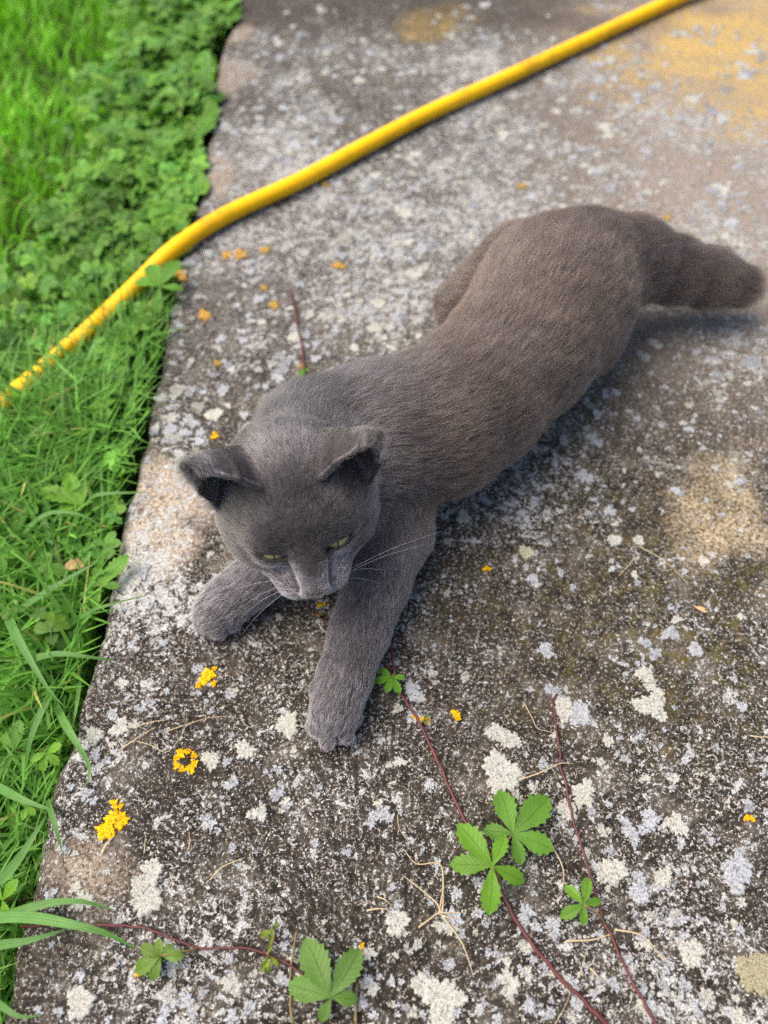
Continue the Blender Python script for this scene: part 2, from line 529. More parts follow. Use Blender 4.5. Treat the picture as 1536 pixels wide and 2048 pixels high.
def ear_masks(p, nrm, q, h):
    """On an ear, on its inner face, on its edge."""
    n = len(p)
    on = np.zeros(n); inn = np.zeros(n, bool); rim = np.zeros(n)
    for s in (-1, 1):
        c = np.where((h > 0.3) & (q[:, 1] > 0.012) & (q[:, 0] * s > 0.008) & (q[:, 2] > -0.040) & (q[:, 2] < 0.020))[0]
        if len(c) == 0: continue
        qq = q[c]
        e = ear_sdf(qq, s)
        o = np.clip(1 - (e - 0.0008) / 0.002, 0, 1) * np.clip((qq[:, 1] - 0.016) / 0.008, 0, 1)
        on[c] = o
        nq = nrm[c] @ HM.T
        face = ((ear_axis(qq, s) - qq) * nq).sum(1)
        inn[c] = (o > 0.5) & (face > 0)
        rim[c] = o * np.clip(1 - ear_sdf(qq, s, (0, NRIB - 1)) / 0.0008, 0, 1) * (qq[:, 1] > 0.030)
    return on, inn, rim

def eye_local(q, s):
    """Along the slit, across it, and out of it."""
    d = q - np.array(EYES[s]['c'])
    y = d[..., 1] * math.cos(SLIT) - d[..., 2] * math.sin(SLIT)
    z = d[..., 1] * math.sin(SLIT) + d[..., 2] * math.cos(SLIT)
    a = math.radians(14) * s
    return d[..., 0] * math.cos(a) + y * math.sin(a), y * math.cos(a) - d[..., 0] * math.sin(a), z, np.linalg.norm(d, axis=-1)

def head_sdf(p):
    q = (p - HEAD_C) @ HM.T
    d = sd_ell(q, (0, 0.000, -0.006), (0.0415, 0.038, 0.044))
    for s in (-1, 1):
        d = smin(d, sd_ell(q, (s * 0.0265, -0.014, 0.006), (0.0190, 0.021, 0.028)), 0.016)       # cheek
        d = smin(d, sd_ell(q, (s * 0.018, 0.013, 0.0215), (0.013, 0.011, 0.013)), 0.012)       # brow
    d = smin(d, sd_ell(q, (0, -0.0195, 0.0330), (0.0240, 0.0150, 0.0215)), 0.014)          # muzzle
    for s in (-1, 1):
        d = smin(d, sd_ell(q, (s * 0.0095, -0.0205, 0.0455), (0.0110, 0.0095, 0.0100)), 0.008)   # whisker pad
    d = smin(d, sd_cone(q, (0, 0.011, 0.024), (0, -0.0085, 0.0535), 0.0150, 0.0080), 0.008)    # bridge of the nose
    d = smin(d, sd_ell(q, (0, -0.0115, 0.0570), (0.0078, 0.0062, 0.0050)), 0.004)              # nose
    for s in (-1, 1):
        d = smax(d, -sd_cone(q, (s * 0.0125, 0.0045, 0.0365), (s * 0.0082, -0.0100, 0.0555), 0.0014, 0.0014), 0.0030)   # crease beside the bridge
    d = smin(d, sd_ell(q, (0, -0.031, 0.040), (0.012, 0.009, 0.011)), 0.006)                  # chin
    d = smax(d, -sd_cone(q, (0, -0.0195, 0.0585), (0, -0.0275, 0.0555), 0.0012, 0.0008), 0.0016)
    for s in (-1, 1):
        m = (q[..., 0] * s > 0.002) & (q[..., 0] * s < 0.066) & (q[..., 1] > -0.006) & (q[..., 2] > -0.040) & (q[..., 2] < 0.022)
        d[m] = smin(d[m], ear_sdf(q[m], s), 0.0045)
    for s, E in EYES.items():
        lx, ly, lz, r = eye_local(q, s)
        d = smin(d, r - (EYE_R + 0.0012), 0.005)
        h = E['h'] - 30.0 * lx * lx
        cut = np.maximum(np.maximum(np.abs(ly) - h, (EYE_R - 0.0025) - r), r - 0.022)
        d = smax(d, -np.maximum(cut, -lz), 0.0006)
    return d

def px_r(p, rp):
    return rp * depth(p) / F_PX

FUR = 0.0035
BONES = []      # (a, b, ra, rb, k, flow dir, hair length, lift)
def bone(a, b, ra, rb, k=0.02, length=0.010, lift=0.45, flow=None):
    a, b = np.asarray(a, float), np.asarray(b, float)
    fl = (b - a) if flow is None else np.asarray(flow, float)
    BONES.append(dict(a=a, b=b, ra=ra, rb=rb, k=k, flow=fl / np.linalg.norm(fl), length=length, lift=lift))

def pr(px, py, z, rp, dr=0.0020):
    p = P(px, py, z)
    return p, px_r(p, rp) - dr

n0, r0 = pr(640, 892, 0.090, 132)
s0, sr0 = pr(742, 880, 0.076, 153)
t0_, tr0 = pr(872, 848, 0.068, 149)
m0, mr0 = pr(948, 795, 0.065, 143)
w0, wr0 = pr(1040, 699, 0.066, 145)
h0, hr0 = pr(1110, 594, 0.071, 159)
bone(HEAD_C + HM[2] * -0.018 - HM[1] * 0.006, n0, 0.035, r0, 0.014, 0.008)
bone(n0, s0, r0, sr0, 0.010, 0.010)
bone(s0, t0_, sr0, tr0, 0.008)
bone(t0_, m0, tr0, mr0, 0.008)
bone(m0, w0, mr0, wr0, 0.008, 0.011)
bone(w0, h0, wr0, hr0, 0.008, 0.012)
# belly and flank on the slab
for (a, b) in (((s0[0], s0[1], 0.042), (m0[0], m0[1], 0.042)), ((m0[0], m0[1], 0.042), (h0[0], h0[1], 0.045))):
    bone(a, b, 0.040, 0.040, 0.010)
# haunch on the far side and on the near side
c, r = pr(928, 612, 0.036, 62); c2, r2 = pr(1040, 545, 0.06, 100)
bone(c2, c, r2, r, 0.007, 0.009, flow=c - h0)
c, r = pr(905, 640, 0.016, 24); c3, r3 = pr(925, 620, 0.026, 38)
bone(c3, c, r3, r, 0.012, 0.007)
c, r = pr(1168, 682, 0.040, 72); c2, r2 = pr(1180, 600, 0.050, 82)
bone(c2, c, r2, r, 0.014, 0.011, flow=h0 - w0)
# chest
c, r = pr(700, 985, 0.056, 118)
bone(n0, c, 0.036, r, 0.014, 0.009, flow=(0.25, -0.5, -1))
# near foreleg (right in the picture)
L = [pr(790, 985, 0.058, 86), pr(792, 1062, 0.040, 74), pr(754, 1160, 0.028, 70), pr(720, 1262, 0.0230, 63), pr(690, 1350, 0.0200, 58), pr(670, 1422, 0.0180, 57)]
KS = (0.014, 0.008, 0.006, 0.005, 0.005)
for i in range(5):
    bone(L[i][0], L[i + 1][0], L[i][1], L[i + 1][1], KS[i], (0.008, 0.007, 0.006, 0.0055, 0.005)[i], 0.4)
LEG_D = L[5][0] - L[4][0]
for (px, py, rp) in ((636, 1450, 24), (657, 1472, 26), (689, 1463, 25), (706, 1434, 20)):
    c, r = pr(px, py, 0.0115, rp, 0.0006)
    bone(L[5][0] * 0.7 + c * 0.3, c, r * 1.0, r, 0.0032, 0.0036, 0.35, flow=LEG_D)
c, r = pr(637, 1378, 0.018, 18, 0.001)
bone(L[4][0] * 0.5 + c * 0.5, c, r, r, 0.006, 0.004, 0.35, flow=LEG_D)
# other foreleg
M = [pr(610, 1075, 0.048, 78), pr(556, 1122, 0.034, 62), pr(500, 1168, 0.0235, 54), pr(460, 1198, 0.0205, 52), pr(432, 1222, 0.0185, 50)]
for i in range(4):
    bone(M[i][0], M[i + 1][0], M[i][1], M[i + 1][1], 0.006, 0.0055, 0.4)
for (px, py, rp) in ((408, 1220, 24), (411, 1244, 25), (436, 1254, 25), (462, 1244, 22)):
    c, r = pr(px, py, 0.0115, rp, 0.0006)
    bone(M[4][0] * 0.7 + c * 0.3, c, r * 1.0, r, 0.0032, 0.0036, 0.35, flow=M[4][0] - M[2][0])
bone(n0, M[0][0], 0.036, M[0][1], 0.012, 0.008)
PAWS = ((L[5][0], 0.55), (M[4][0], 0.8))
# tail
T = [pr(1180, 520, 0.083, 98), pr(1262, 522, 0.068, 80), pr(1340, 540, 0.056, 66), pr(1412, 556, 0.046, 58), pr(1476, 572, 0.038, 46)]
bone(h0, T[1][0], px_r(h0, 122), T[1][1] * 0.92, 0.012, 0.012)
c2, r2 = pr(1178, 622, 0.048, 66)
bone(h0, c2, px_r(h0, 120), r2, 0.012, 0.011, flow=h0 - w0)
for i in range(4):
    bone(T[i][0], T[i + 1][0], T[i][1], T[i + 1][1] - 0.0012, 0.017 if i == 0 else 0.009, (0.0145, 0.0145, 0.016, 0.018)[i], 0.28)

def axis(lo, hi, flo, fhi, fine, coarse):
    xs = [lo]
    while xs[-1] < hi:
        x = xs[-1]
        dist = max(flo - x, x - fhi, 0)
        xs.append(x + min(coarse, fine + dist * 0.12))
    return np.array(xs)

allp = np.array([b[k] for b in BONES for k in 'ab'])
hw = np.array([head_world(q) for q in ((-0.05, 0.06, 0), (0.05, 0.06, 0), (0, 0, 0.066), (0, -0.04, 0.05), (-0.05, -0.03, 0), (0.05, -0.03, 0))])
lo = np.minimum(allp.min(0) - 0.075, hw.min(0) - 0.01); hi = np.maximum(allp.max(0) + 0.075, hw.max(0) + 0.01)
lo[2] = -0.004; hi[2] = 0.20
flo, fhi = hw.min(0) - 0.004, hw.max(0) + 0.004
GX = axis(lo[0], hi[0], flo[0], fhi[0], 0.00085, 0.0021)
GY = axis(lo[1], hi[1], flo[1], fhi[1], 0.00085, 0.0021)
GZ = axis(lo[2], hi[2], flo[2], fhi[2], 0.00085, 0.0016)
S = np.full((len(GX), len(GY), len(GZ)), 0.05, np.float32)

def region(plo, phi):
    sl = []
    for g, a, b in zip((GX, GY, GZ), plo, phi):
        i = max(int(np.searchsorted(g, a)) - 1, 0); j = min(int(np.searchsorted(g, b)) + 1, len(g))
        sl.append(slice(i, j))
    sl = tuple(sl)
    X, Y, Z = np.meshgrid(GX[sl[0]], GY[sl[1]], GZ[sl[2]], indexing='ij')
    return sl, np.stack([X, Y, Z], -1)

for B in BONES:
    mr = max(B['ra'], B['rb']) + B['k'] + 0.006
    sl, p = region(np.minimum(B['a'], B['b']) - mr, np.maximum(B['a'], B['b']) + mr)
    S[sl] = smin(S[sl], sd_cone(p, B['a'], B['b'], B['ra'], B['rb']), B['k'])
sl, p = region(flo - 0.01, fhi + 0.01)
S[sl] = smin(S[sl], head_sdf(p), 0.010)
# clefts between the toes
for toes, pm in (([(636, 1450), (657, 1472), (689, 1463), (706, 1434)], L[5][0]), ([(408, 1220), (411, 1244), (436, 1254), (462, 1244)], M[4][0])):
    for (x0, y0), (x1, y1) in zip(toes, toes[1:]):
        mid = P((x0 + x1) / 2, (y0 + y1) / 2, 0.0165)
        out_ = mid - pm; out_[2] = 0; out_ /= np.linalg.norm(out_)
        a_ = mid - out_ * 0.004 + np.array((0, 0, 0.005)); b_ = mid + out_ * 0.010 - np.array((0, 0, 0.010))
        sl, p = region(np.minimum(a_, b_) - 0.008, np.maximum(a_, b_) + 0.008)
        S[sl] = smax(S[sl], -sd_cone(p, a_, b_, 0.0006, 0.0015), 0.003)
sl, p = region((-9, -9, -9), (9, 9, 0.003))
S[sl] = np.maximum(S[sl], 0.0012 - p[..., 2])          # flat where it lies on the slab

def surface_nets(S, gx, gy, gz):
    ins = S < 0
    c = ins[:-1, :-1, :-1].astype(np.int8)
    tot = np.zeros(c.shape, np.int8)
    for i in (0, 1):
        for j in (0, 1):
            for k in (0, 1):
                tot += ins[i:i + c.shape[0], j:j + c.shape[1], k:k + c.shape[2]]
    act = np.argwhere((tot > 0) & (tot < 8))
    idx = np.full(c.shape, -1, np.int32)
    idx[tuple(act.T)] = np.arange(len(act))
    acc = np.zeros((len(act), 3)); cnt = np.zeros(len(act))
    g = (gx, gy, gz)
    corners = [(i, j, k) for i in (0, 1) for j in (0, 1) for k in (0, 1)]
    for a in corners:
        for ax in range(3):
            if a[ax]: continue
            b = list(a); b[ax] = 1
            ia = act + np.array(a); ib = act + np.array(b)
            va = S[tuple(ia.T)]; vb = S[tuple(ib.T)]
            m = (va < 0) != (vb < 0)
            t = np.where(m, va / np.where(m, va - vb, 1), 0)
            pa = np.stack([g[q][ia[:, q]] for q in range(3)], 1)
            pb = np.stack([g[q][ib[:, q]] for q in range(3)], 1)
            acc += np.where(m[:, None], pa + (pb - pa) * t[:, None], 0)
            cnt += m
    v = acc / cnt[:, None]
    quads = []
    for ax in range(3):
        o = [q for q in range(3) if q != ax]
        n = np.array(S.shape)
        s0 = [slice(None)] * 3; s1 = [slice(None)] * 3
        s0[ax] = slice(0, n[ax] - 1); s1[ax] = slice(1, n[ax])
        A, Bm = ins[tuple(s0)], ins[tuple(s1)]
        e = np.argwhere(A != Bm)
        e = e[(e[:, o[0]] > 0) & (e[:, o[1]] > 0) & (e[:, o[0]] < n[o[0]] - 1) & (e[:, o[1]] < n[o[1]] - 1)]
        flip = A[tuple(e.T)]
        u = np.zeros(3, int); u[o[0]] = 1
        w = np.zeros(3, int); w[o[1]] = 1
        q = np.stack([idx[tuple((e - u - w).T)], idx[tuple((e - w).T)], idx[tuple(e.T)], idx[tuple((e - u).T)]], 1)
        if ax == 1: flip = ~flip
        q[~flip] = q[~flip][:, ::-1]
        quads.append(q)
    return v, np.vstack(quads)

CV, CQ = surface_nets(S, GX, GY, GZ)
# light smoothing away from the eyes
adj_a = np.concatenate([CQ[:, i] for i in range(4)]); adj_b = np.concatenate([CQ[:, (i + 1) % 4] for i in range(4)])
def smooth_pass(v, lam):
    s = np.zeros_like(v); n = np.zeros(len(v))
    for q in range(3):
        s[:, q] = np.bincount(adj_a, v[adj_b, q], len(v)) + np.bincount(adj_b, v[adj_a, q], len(v))
    n = np.bincount(adj_a, minlength=len(v)) + np.bincount(adj_b, minlength=len(v))
    return v + (s / n[:, None] - v) * lam
for _ in range(3):
    CV = smooth_pass(CV, 0.5); CV = smooth_pass(CV, -0.48)
del S

# skin
t = NT('cat_skin')
t.bsdf(t.mix(t.ramp(t.noise(t.objco(), 300).outputs[0], 0.35, 0.7), (0.035, 0.030, 0.028), (0.06, 0.052, 0.05)), 0.75, 0.15)
MAT_SKIN = t.m
cat = mesh_np('cat', CV, CQ, MAT_SKIN)
tag(cat, 'grey short haired cat lying on the lichen covered slab looking down', 'cat')

# ---- eyes
t = NT('cat_iris')
oc = t.objco()
sep = t.n('SeparateXYZ', {0: oc})
rad = t.math('ABSOLUTE', sep.outputs[0])
iris = t.mix(t.noise(oc, 500, 3).outputs[0], (0.26, 0.25, 0.105), (0.36, 0.33, 0.16))
colr = t.mix(t.ramp(rad, 0.0003, 0.0007), (0.005, 0.005, 0.005), iris)
t.bsdf(colr, 0.12, 0.5, **{'Coat Weight': 0.6, 'Coat Roughness': 0.03})
MAT_EYE = t.m
def uvsphere(r, nu=28, nv=18):
    v = [(0, 0, r)]; f = []
    for i in range(1, nv):
        a = math.pi * i / nv
        for j in range(nu):
            b = 2 * math.pi * j / nu
            v.append((r * math.sin(a) * math.cos(b), r * math.sin(a) * math.sin(b), r * math.cos(a)))
    v.append((0, 0, -r))
    for j in range(nu):
        f.append((0, 1 + j, 1 + (j + 1) % nu))
        f.append((len(v) - 1, len(v) - 1 - nu + (j + 1) % nu, len(v) - 1 - nu + j))
    for i in range(nv - 2):
        for j in range(nu):
            a = 1 + i * nu; k = (j + 1) % nu
            f.append((a + j, a + nu + j, a + nu + k, a + k))
    return np.array(v), f
from mathutils import Matrix
for s, E in EYES.items():
    v, f = uvsphere(EYE_R)
    o = mesh_np('eye', v, f, MAT_EYE, cat)
    m = Matrix([[HR[i], HU[i], HF[i], 0] for i in range(3)] + [[0, 0, 0, 1]])
    m.translation = Vector(head_world(E['c']))
    o.matrix_local = m

# ---- fur
def tri_sample(v, q, n, rng, dens):
    tr = np.vstack([q[:, [0, 1, 2]], q[:, [0, 2, 3]]])
    a, b, c = v[tr[:, 0]], v[tr[:, 1]], v[tr[:, 2]]
    cr = np.cross(b - a, c - a)
    ar = np.linalg.norm(cr, axis=1)
    nn = cr / (ar[:, None] + 1e-15)
    w = ar * dens((a + b + c) / 3, nn)
    pick = rng.choice(len(tr), n, p=w / w.sum())
    u = np.sqrt(rng.random(n)); s = rng.random(n)
    b0, b1, b2 = 1 - u, u * (1 - s), u * s
    return tr[pick], np.stack([b0, b1, b2], 1)

# vertex normals
fn = np.cross(CV[CQ[:, 2]] - CV[CQ[:, 0]], CV[CQ[:, 3]] - CV[CQ[:, 1]])
VN = np.zeros_like(CV)
for i in range(4):
    for q in range(3):
        VN[:, q] += np.bincount(CQ[:, i], fn[:, q], len(CV))
VN /= np.linalg.norm(VN, axis=1)[:, None] + 1e-15
cen = CV.mean(0)

def headness(p):
    q = (p - HEAD_C) @ HM.T
    return q, np.clip(1.0 - (np.maximum(np.linalg.norm(q / np.array((0.058, 0.066, 0.062)), axis=1) - 0.95, 0)) / 0.22, 0, 1)

def eye_gap(q):
    """0 on the open slit and its rims, 1 away from it."""
    g = np.ones(len(q))
    for s, E in EYES.items():
        lx, ly, lz, r = eye_local(q, s)
        g *= np.where((np.abs(lx) < 0.0090) & (ly > -E['h'] - 0.0012) & (ly < E['h'] + 0.0012) & (lz > 0) & (r < 0.02), 0, 1)
    return g

def density(p, n):
    q, h = headness(p)
    d = np.where(n[:, 2] < -0.75, 0.0, 1.0) * (1 + 1.3 * h)
    d = d * np.where(p[:, 1] > 0.52, 0.8, 1.0)
    d *= np.where(h > 0.5, eye_gap(q), 1)
    # bare nose leather
    d *= np.where((np.abs(q[:, 0]) < 0.0055) & (q[:, 2] > 0.0592) & (q[:, 1] < -0.0095) & (q[:, 1] > -0.020), 0.0, 1)
    # sparser inside the ears
    on, inn, rim = ear_masks(p, n, q, h)
    return d * np.where(inn, 0.8, 1.0) * (1 + 0.7 * on)

def make_fur(n, rng):
    tri, bc = tri_sample(CV, CQ, n, rng, density)
    p = (CV[tri] * bc[:, :, None]).sum(1)
    nn = (VN[tri] * bc[:, :, None]).sum(1)
    nn /= np.linalg.norm(nn, axis=1)[:, None]
    W = np.zeros(n); fl = np.zeros((n, 3)); ln = np.zeros(n); lf = np.zeros(n)
    for B in BONES:
        d = np.maximum(sd_cone(p, B['a'], B['b'], B['ra'], B['rb']), 0)
        w = np.exp(-(d / 0.006) ** 2) + 1e-9
        W += w; fl += w[:, None] * B['flow']; ln += w * B['length']; lf += w * B['lift']
    fl /= W[:, None]; ln /= W; lf /= W
    q, h = headness(p)
    # on the head the coat runs from the nose backwards and out over the cheeks
    hf = np.stack([0.8 * np.tanh(q[:, 0] / 0.03), np.clip(-q[:, 1] * 18, -0.3, 0.2), -np.ones(n)], 1)
    under = q[:, 1] < -0.012
    hf[:, 1] -= np.where(under, 0.6, 0)
    hfw = hf @ HM
    fl = fl * (1 - h[:, None]) + hfw * h[:, None]
    face = np.clip((q[:, 2] - 0.012) / 0.03, 0, 1)
    hl = 0.0062 * (1 - face) + 0.0026 * face
    on, inn, rim = ear_masks(p, nn, q, h)
    earw = on * h
    hl = hl * (1 - on) + 0.0011 * on
    hl = np.where(inn, np.where(rng.random(n) < 0.12, 0.0075, 0.002), hl)
    cheek = np.clip((np.abs(q[:, 0]) - 0.028) / 0.012, 0, 1) * (q[:, 1] < 0.01)
    hl = hl + cheek * 0.0035 * (1 - face)
    ln = ln * (1 - h) + hl * h
    lf = lf * (1 - h) + (0.38) * h
    # ear hair points to the tip
    for s in (-1, 1):
        w = (earw * (np.sign(q[:, 0]) == s))[:, None]
        fl = fl * (1 - w) + w * (np.array((s * 0.45, 0.85, -0.15)) @ HM)
    # wander: clumps and stray hairs
    for sc_, am, sd in ((110, 0.35, 3), (380, 0.40, 9), (800, 0.35, 15)):
        fl += am * np.stack([vnoise(p, sc_, sd + i) - 0.5 for i in range(3)], 1)
    fl += rng.normal(0, 0.16, (n, 3))
    tn = fl - nn * (fl * nn).sum(1)[:, None]
    tn /= np.linalg.norm(tn, axis=1)[:, None] + 1e-9
    lfv = np.clip(lf * (0.6 + 0.8 * vnoise(p, 220, 31)) + rng.normal(0, 0.08, n), 0.08, 0.95)
    L = ln * (0.7 + 0.5 * vnoise(p, 180, 40)) * rng.uniform(0.75, 1.15, n)
    guard = rng.random(n) < 0.05
    L = np.where(guard, L * 1.25, L)
    K = 5
    ts = np.linspace(0, 1, K)
    pts = np.zeros((n, K, 3), np.float32)
    for i, tt in enumerate(ts):
        up = lfv * (tt - 0.42 * tt * tt)
        al = np.sqrt(np.clip(1 - lfv ** 2, 0.05, 1)) * (0.55 * tt + 0.45 * tt * tt)
        pts[:, i] = p + nn * (up * L)[:, None] + tn * (al * L)[:, None]
    pts[:, :, 2] = np.maximum(pts[:, :, 2], 0.0006 + 0.001 * ts[None, :])
    # colour: cool slate grey, browner along back and flanks, silver tips
    brown = np.clip((p[:, 0] + 0.045) / 0.09, 0, 1) * np.clip((p[:, 1] - 0.24) / 0.07, 0, 1) * (1 - h)
    brown = np.clip(brown + 0.35 * (vnoise(p, 28, 55) - 0.5), 0, 1)
    base = np.array((0.156, 0.136, 0.136))[None] * (1 - brown[:, None]) + np.array((0.138, 0.094, 0.071))[None] * brown[:, None]
    tip = np.clip((p[:, 0] - T[3][0][0]) / 0.05, 0, 1) * (p[:, 1] > 0.5)
    base = base * (1 - 0.6 * tip[:, None]) + np.array((0.14, 0.092, 0.052)) * 0.6 * tip[:, None]
    pale = np.clip((0.03 - p[:, 2]) / 0.02, 0, 1) * (p[:, 1] < 0.36) + 1.3 * face * h * np.clip((0.008 - q[:, 1]) / 0.012, 0, 1) * np.clip((0.030 - np.abs(q[:, 0])) / 0.012, 0, 1)
    for c_, w_ in PAWS:
        pale = np.maximum(pale, w_ * np.clip(1.35 - np.linalg.norm(p - c_, axis=1) / 0.045, 0, 1) * (1 - h))
    legs = np.clip((0.36 - p[:, 1]) / 0.06, 0, 1) * np.clip((0.065 - p[:, 2]) / 0.02, 0, 1) * (1 - h)
    pale = np.maximum(pale, 0.22 * legs)
    base = base * (1 + np.array((1.35, 1.42, 1.58))[None] * np.clip(pale, 0, 1.4)[:, None])
    base = base * (rng.lognormal(0, 0.38, n) * (0.72 + 0.56 * vnoise(p, 70, 61)) * (0.75 + 0.5 * vnoise(p, 420, 62)))[:, None]
    base = np.where(inn[:, None], base * 0.95, base)
    brow_shade = np.clip((q[:, 1] + 0.001) / 0.012, 0, 1) * np.clip((q[:, 2] + 0.012) / 0.02, 0, 1) * np.clip((0.036 - np.abs(q[:, 0])) / 0.010, 0, 1) * h
    base = base * (1 - 0.55 * np.clip(brow_shade + 0.5 * (vnoise(p, 150, 66) - 0.5) * brow_shade, 0, 1))[:, None]  # forehead hair coloured darker, painting in the shade there
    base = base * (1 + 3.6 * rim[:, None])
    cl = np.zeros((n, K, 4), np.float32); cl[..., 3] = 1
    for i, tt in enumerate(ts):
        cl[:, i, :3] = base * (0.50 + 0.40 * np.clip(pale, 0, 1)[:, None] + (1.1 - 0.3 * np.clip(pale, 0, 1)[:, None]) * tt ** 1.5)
    rad_ = (0.000085 * np.clip(1 - ts, 0.22, 1) ** 0.8)[None, :] * np.where(h > 0.5, 0.8, 1.0)[:, None] * np.ones((n, K))
    return pts, cl, rad_

NF = 330000
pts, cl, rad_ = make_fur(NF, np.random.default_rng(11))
hc = bpy.data.hair_curves.new('fur')
hc.add_curves([pts.shape[1]] * NF)
hc.position_data.foreach_set('vector', pts.ravel())
ra = hc.attributes.get('radius') or hc.attributes.new('radius', 'FLOAT', 'POINT')
ra.data.foreach_set('value', rad_.astype(np.float32).ravel())
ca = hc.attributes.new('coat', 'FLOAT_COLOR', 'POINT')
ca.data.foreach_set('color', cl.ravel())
t = NT('cat_fur')
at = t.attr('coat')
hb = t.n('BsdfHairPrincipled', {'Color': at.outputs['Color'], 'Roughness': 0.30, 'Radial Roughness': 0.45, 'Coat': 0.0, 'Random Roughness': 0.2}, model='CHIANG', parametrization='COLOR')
df = t.n('BsdfDiffuse', {'Color': at.outputs['Color']})
mx = t.n('MixShader', {0: 0.32})
t.t.links.new(hb.outputs[0], mx.inputs[1]); t.t.links.new(df.outputs[0], mx.inputs[2])
t.t.links.new(mx.outputs[0], t.out.inputs[0])
hc.materials.append(t.m)
fur = link(bpy.data.objects.new('fur', hc), cat)

# ---- whiskers
t = NT('whisker'); t.bsdf((0.45, 0.44, 0.43), 0.4, 0.5); MAT_WH = t.m
def hair_tube(a, b, sag, r):
    a, b = np.asarray(a), np.asarray(b)
    mid = (a + b) / 2 + np.array((0, 0, sag))
    path = spline([a, mid, b], 9)
    v, f = tube_np(path, np.linspace(r * 0.75, r * 0.2, 9), 5)
    mesh_np('whisker', v, f, MAT_WH, cat)
for (a, b, za, zb) in (((556, 1160), (452, 1190), 0.088, 0.060), ((560, 1172), (466, 1229), 0.086, 0.062), ((563, 1180), (476, 1240), 0.084, 0.058),
                       ((570, 1184), (480, 1272), 0.082, 0.045), ((684, 1146), (884, 1062), 0.088, 0.105), ((680, 1152), (852, 1088), 0.087, 0.098),
                       ((676, 1158), (765, 1168), 0.085, 0.075), ((680, 1148), (770, 1140), 0.086, 0.085)):
    hair_tube(P(*a, za), P(*b, zb), 0.004, 0.00013)
# ================================================================== leaves, grass, runners
def leaf_material(name, dark, light, vein=0.5, trans=0.30):
    t = NT(name)
    oc = t.objco()
    tint = t.attr('tint')
    uv = t.n('SeparateXYZ', {0: t.n('UVMap', uv_map='UVMap').outputs[0]})
    s = t.math('ABSOLUTE', uv.outputs[1])
    mid = t.ramp(s, 0.10, 0.02)
    fr = t.math('FRACT', t.math('MULTIPLY_ADD', s, -1.7, t.math('MULTIPLY', uv.outputs[0], 8.0)))
    side = t.math('MULTIPLY', t.ramp(t.math('ABSOLUTE', t.math('SUBTRACT', fr, 0.5)), 0.09, 0.0), 0.55)
    vn = t.math('MAXIMUM', mid, side)
    c = t.mix(t.noise(oc, 120, 4, 0.7).outputs[0], dark, light)
    c = t.mix(t.math('MULTIPLY', vn, vein), c, tuple(x * 0.45 for x in dark))
    c = t.mix(t.ramp(t.noise(oc, 420, 3).outputs[0], 0.70, 0.76, 0, 0.45), c, (0.30, 0.26, 0.09))
    c = t.mix(1.0, c, tint.outputs['Color'], 'MULTIPLY')
    nr = t.bump(t.math('ADD', t.math('MULTIPLY', vn, -0.6), t.math('MULTIPLY', t.noise(oc, 700, 2).outputs[0], 0.5)), 0.6, 0.0006)
    p = t.n('BsdfPrincipled', {'Base Color': c, 'Roughness': 0.50, 'Specular IOR Level': 0.28, 'Normal': nr})
    tr = t.n('BsdfTranslucent', {'Color': t.mix(1.0, c, (1.5, 1.7, 0.7, 1), 'MULTIPLY')})
    mx = t.n('MixShader', {0: trans})
    t.t.links.new(p.outputs[0], mx.inputs[1]); t.t.links.new(tr.outputs[0], mx.inputs[2])
    t.t.links.new(mx.outputs[0], t.out.inputs[0])
    return t.m

MAT_LEAF = leaf_material('cinquefoil_leaf', (0.075, 0.185, 0.014), (0.130, 0.285, 0.026), 0.28)
MAT_COVER = leaf_material('cover_leaf', (0.072, 0.172, 0.018), (0.130, 0.285, 0.032), 0.25)
MAT_GRASS = leaf_material('grass_blade', (0.080, 0.180, 0.026), (0.150, 0.300, 0.048), 0.10)
t = NT('red_stem'); oc = t.objco()
t.bsdf(t.mix(t.noise(oc, 90, 3).outputs[0], (0.060, 0.012, 0.012), (0.135, 0.036, 0.030)), 0.5, 0.35, t.bump(t.noise(oc, 900, 2).outputs[0], 0.4, 0.0004)); MAT_RED = t.m
t = NT('green_stem'); oc = t.objco()
t.bsdf(t.mix(t.noise(oc, 60, 3).outputs[0], (0.12, 0.14, 0.03), (0.20, 0.10, 0.05)), 0.55, 0.3); MAT_STEM = t.m
t = NT('dry_straw'); oc = t.objco()
t.bsdf(t.mix(t.noise(oc, 200, 3).outputs[0], (0.30, 0.21, 0.11), (0.56, 0.45, 0.28)), 0.75, 0.2); MAT_STRAW = t.m
t = NT('dry_leaf'); oc = t.objco()
t.bsdf(t.mix(t.noise(oc, 160, 4).outputs[0], (0.40, 0.20, 0.08), (0.62, 0.42, 0.24)), 0.7, 0.2); MAT_DRY = t.m

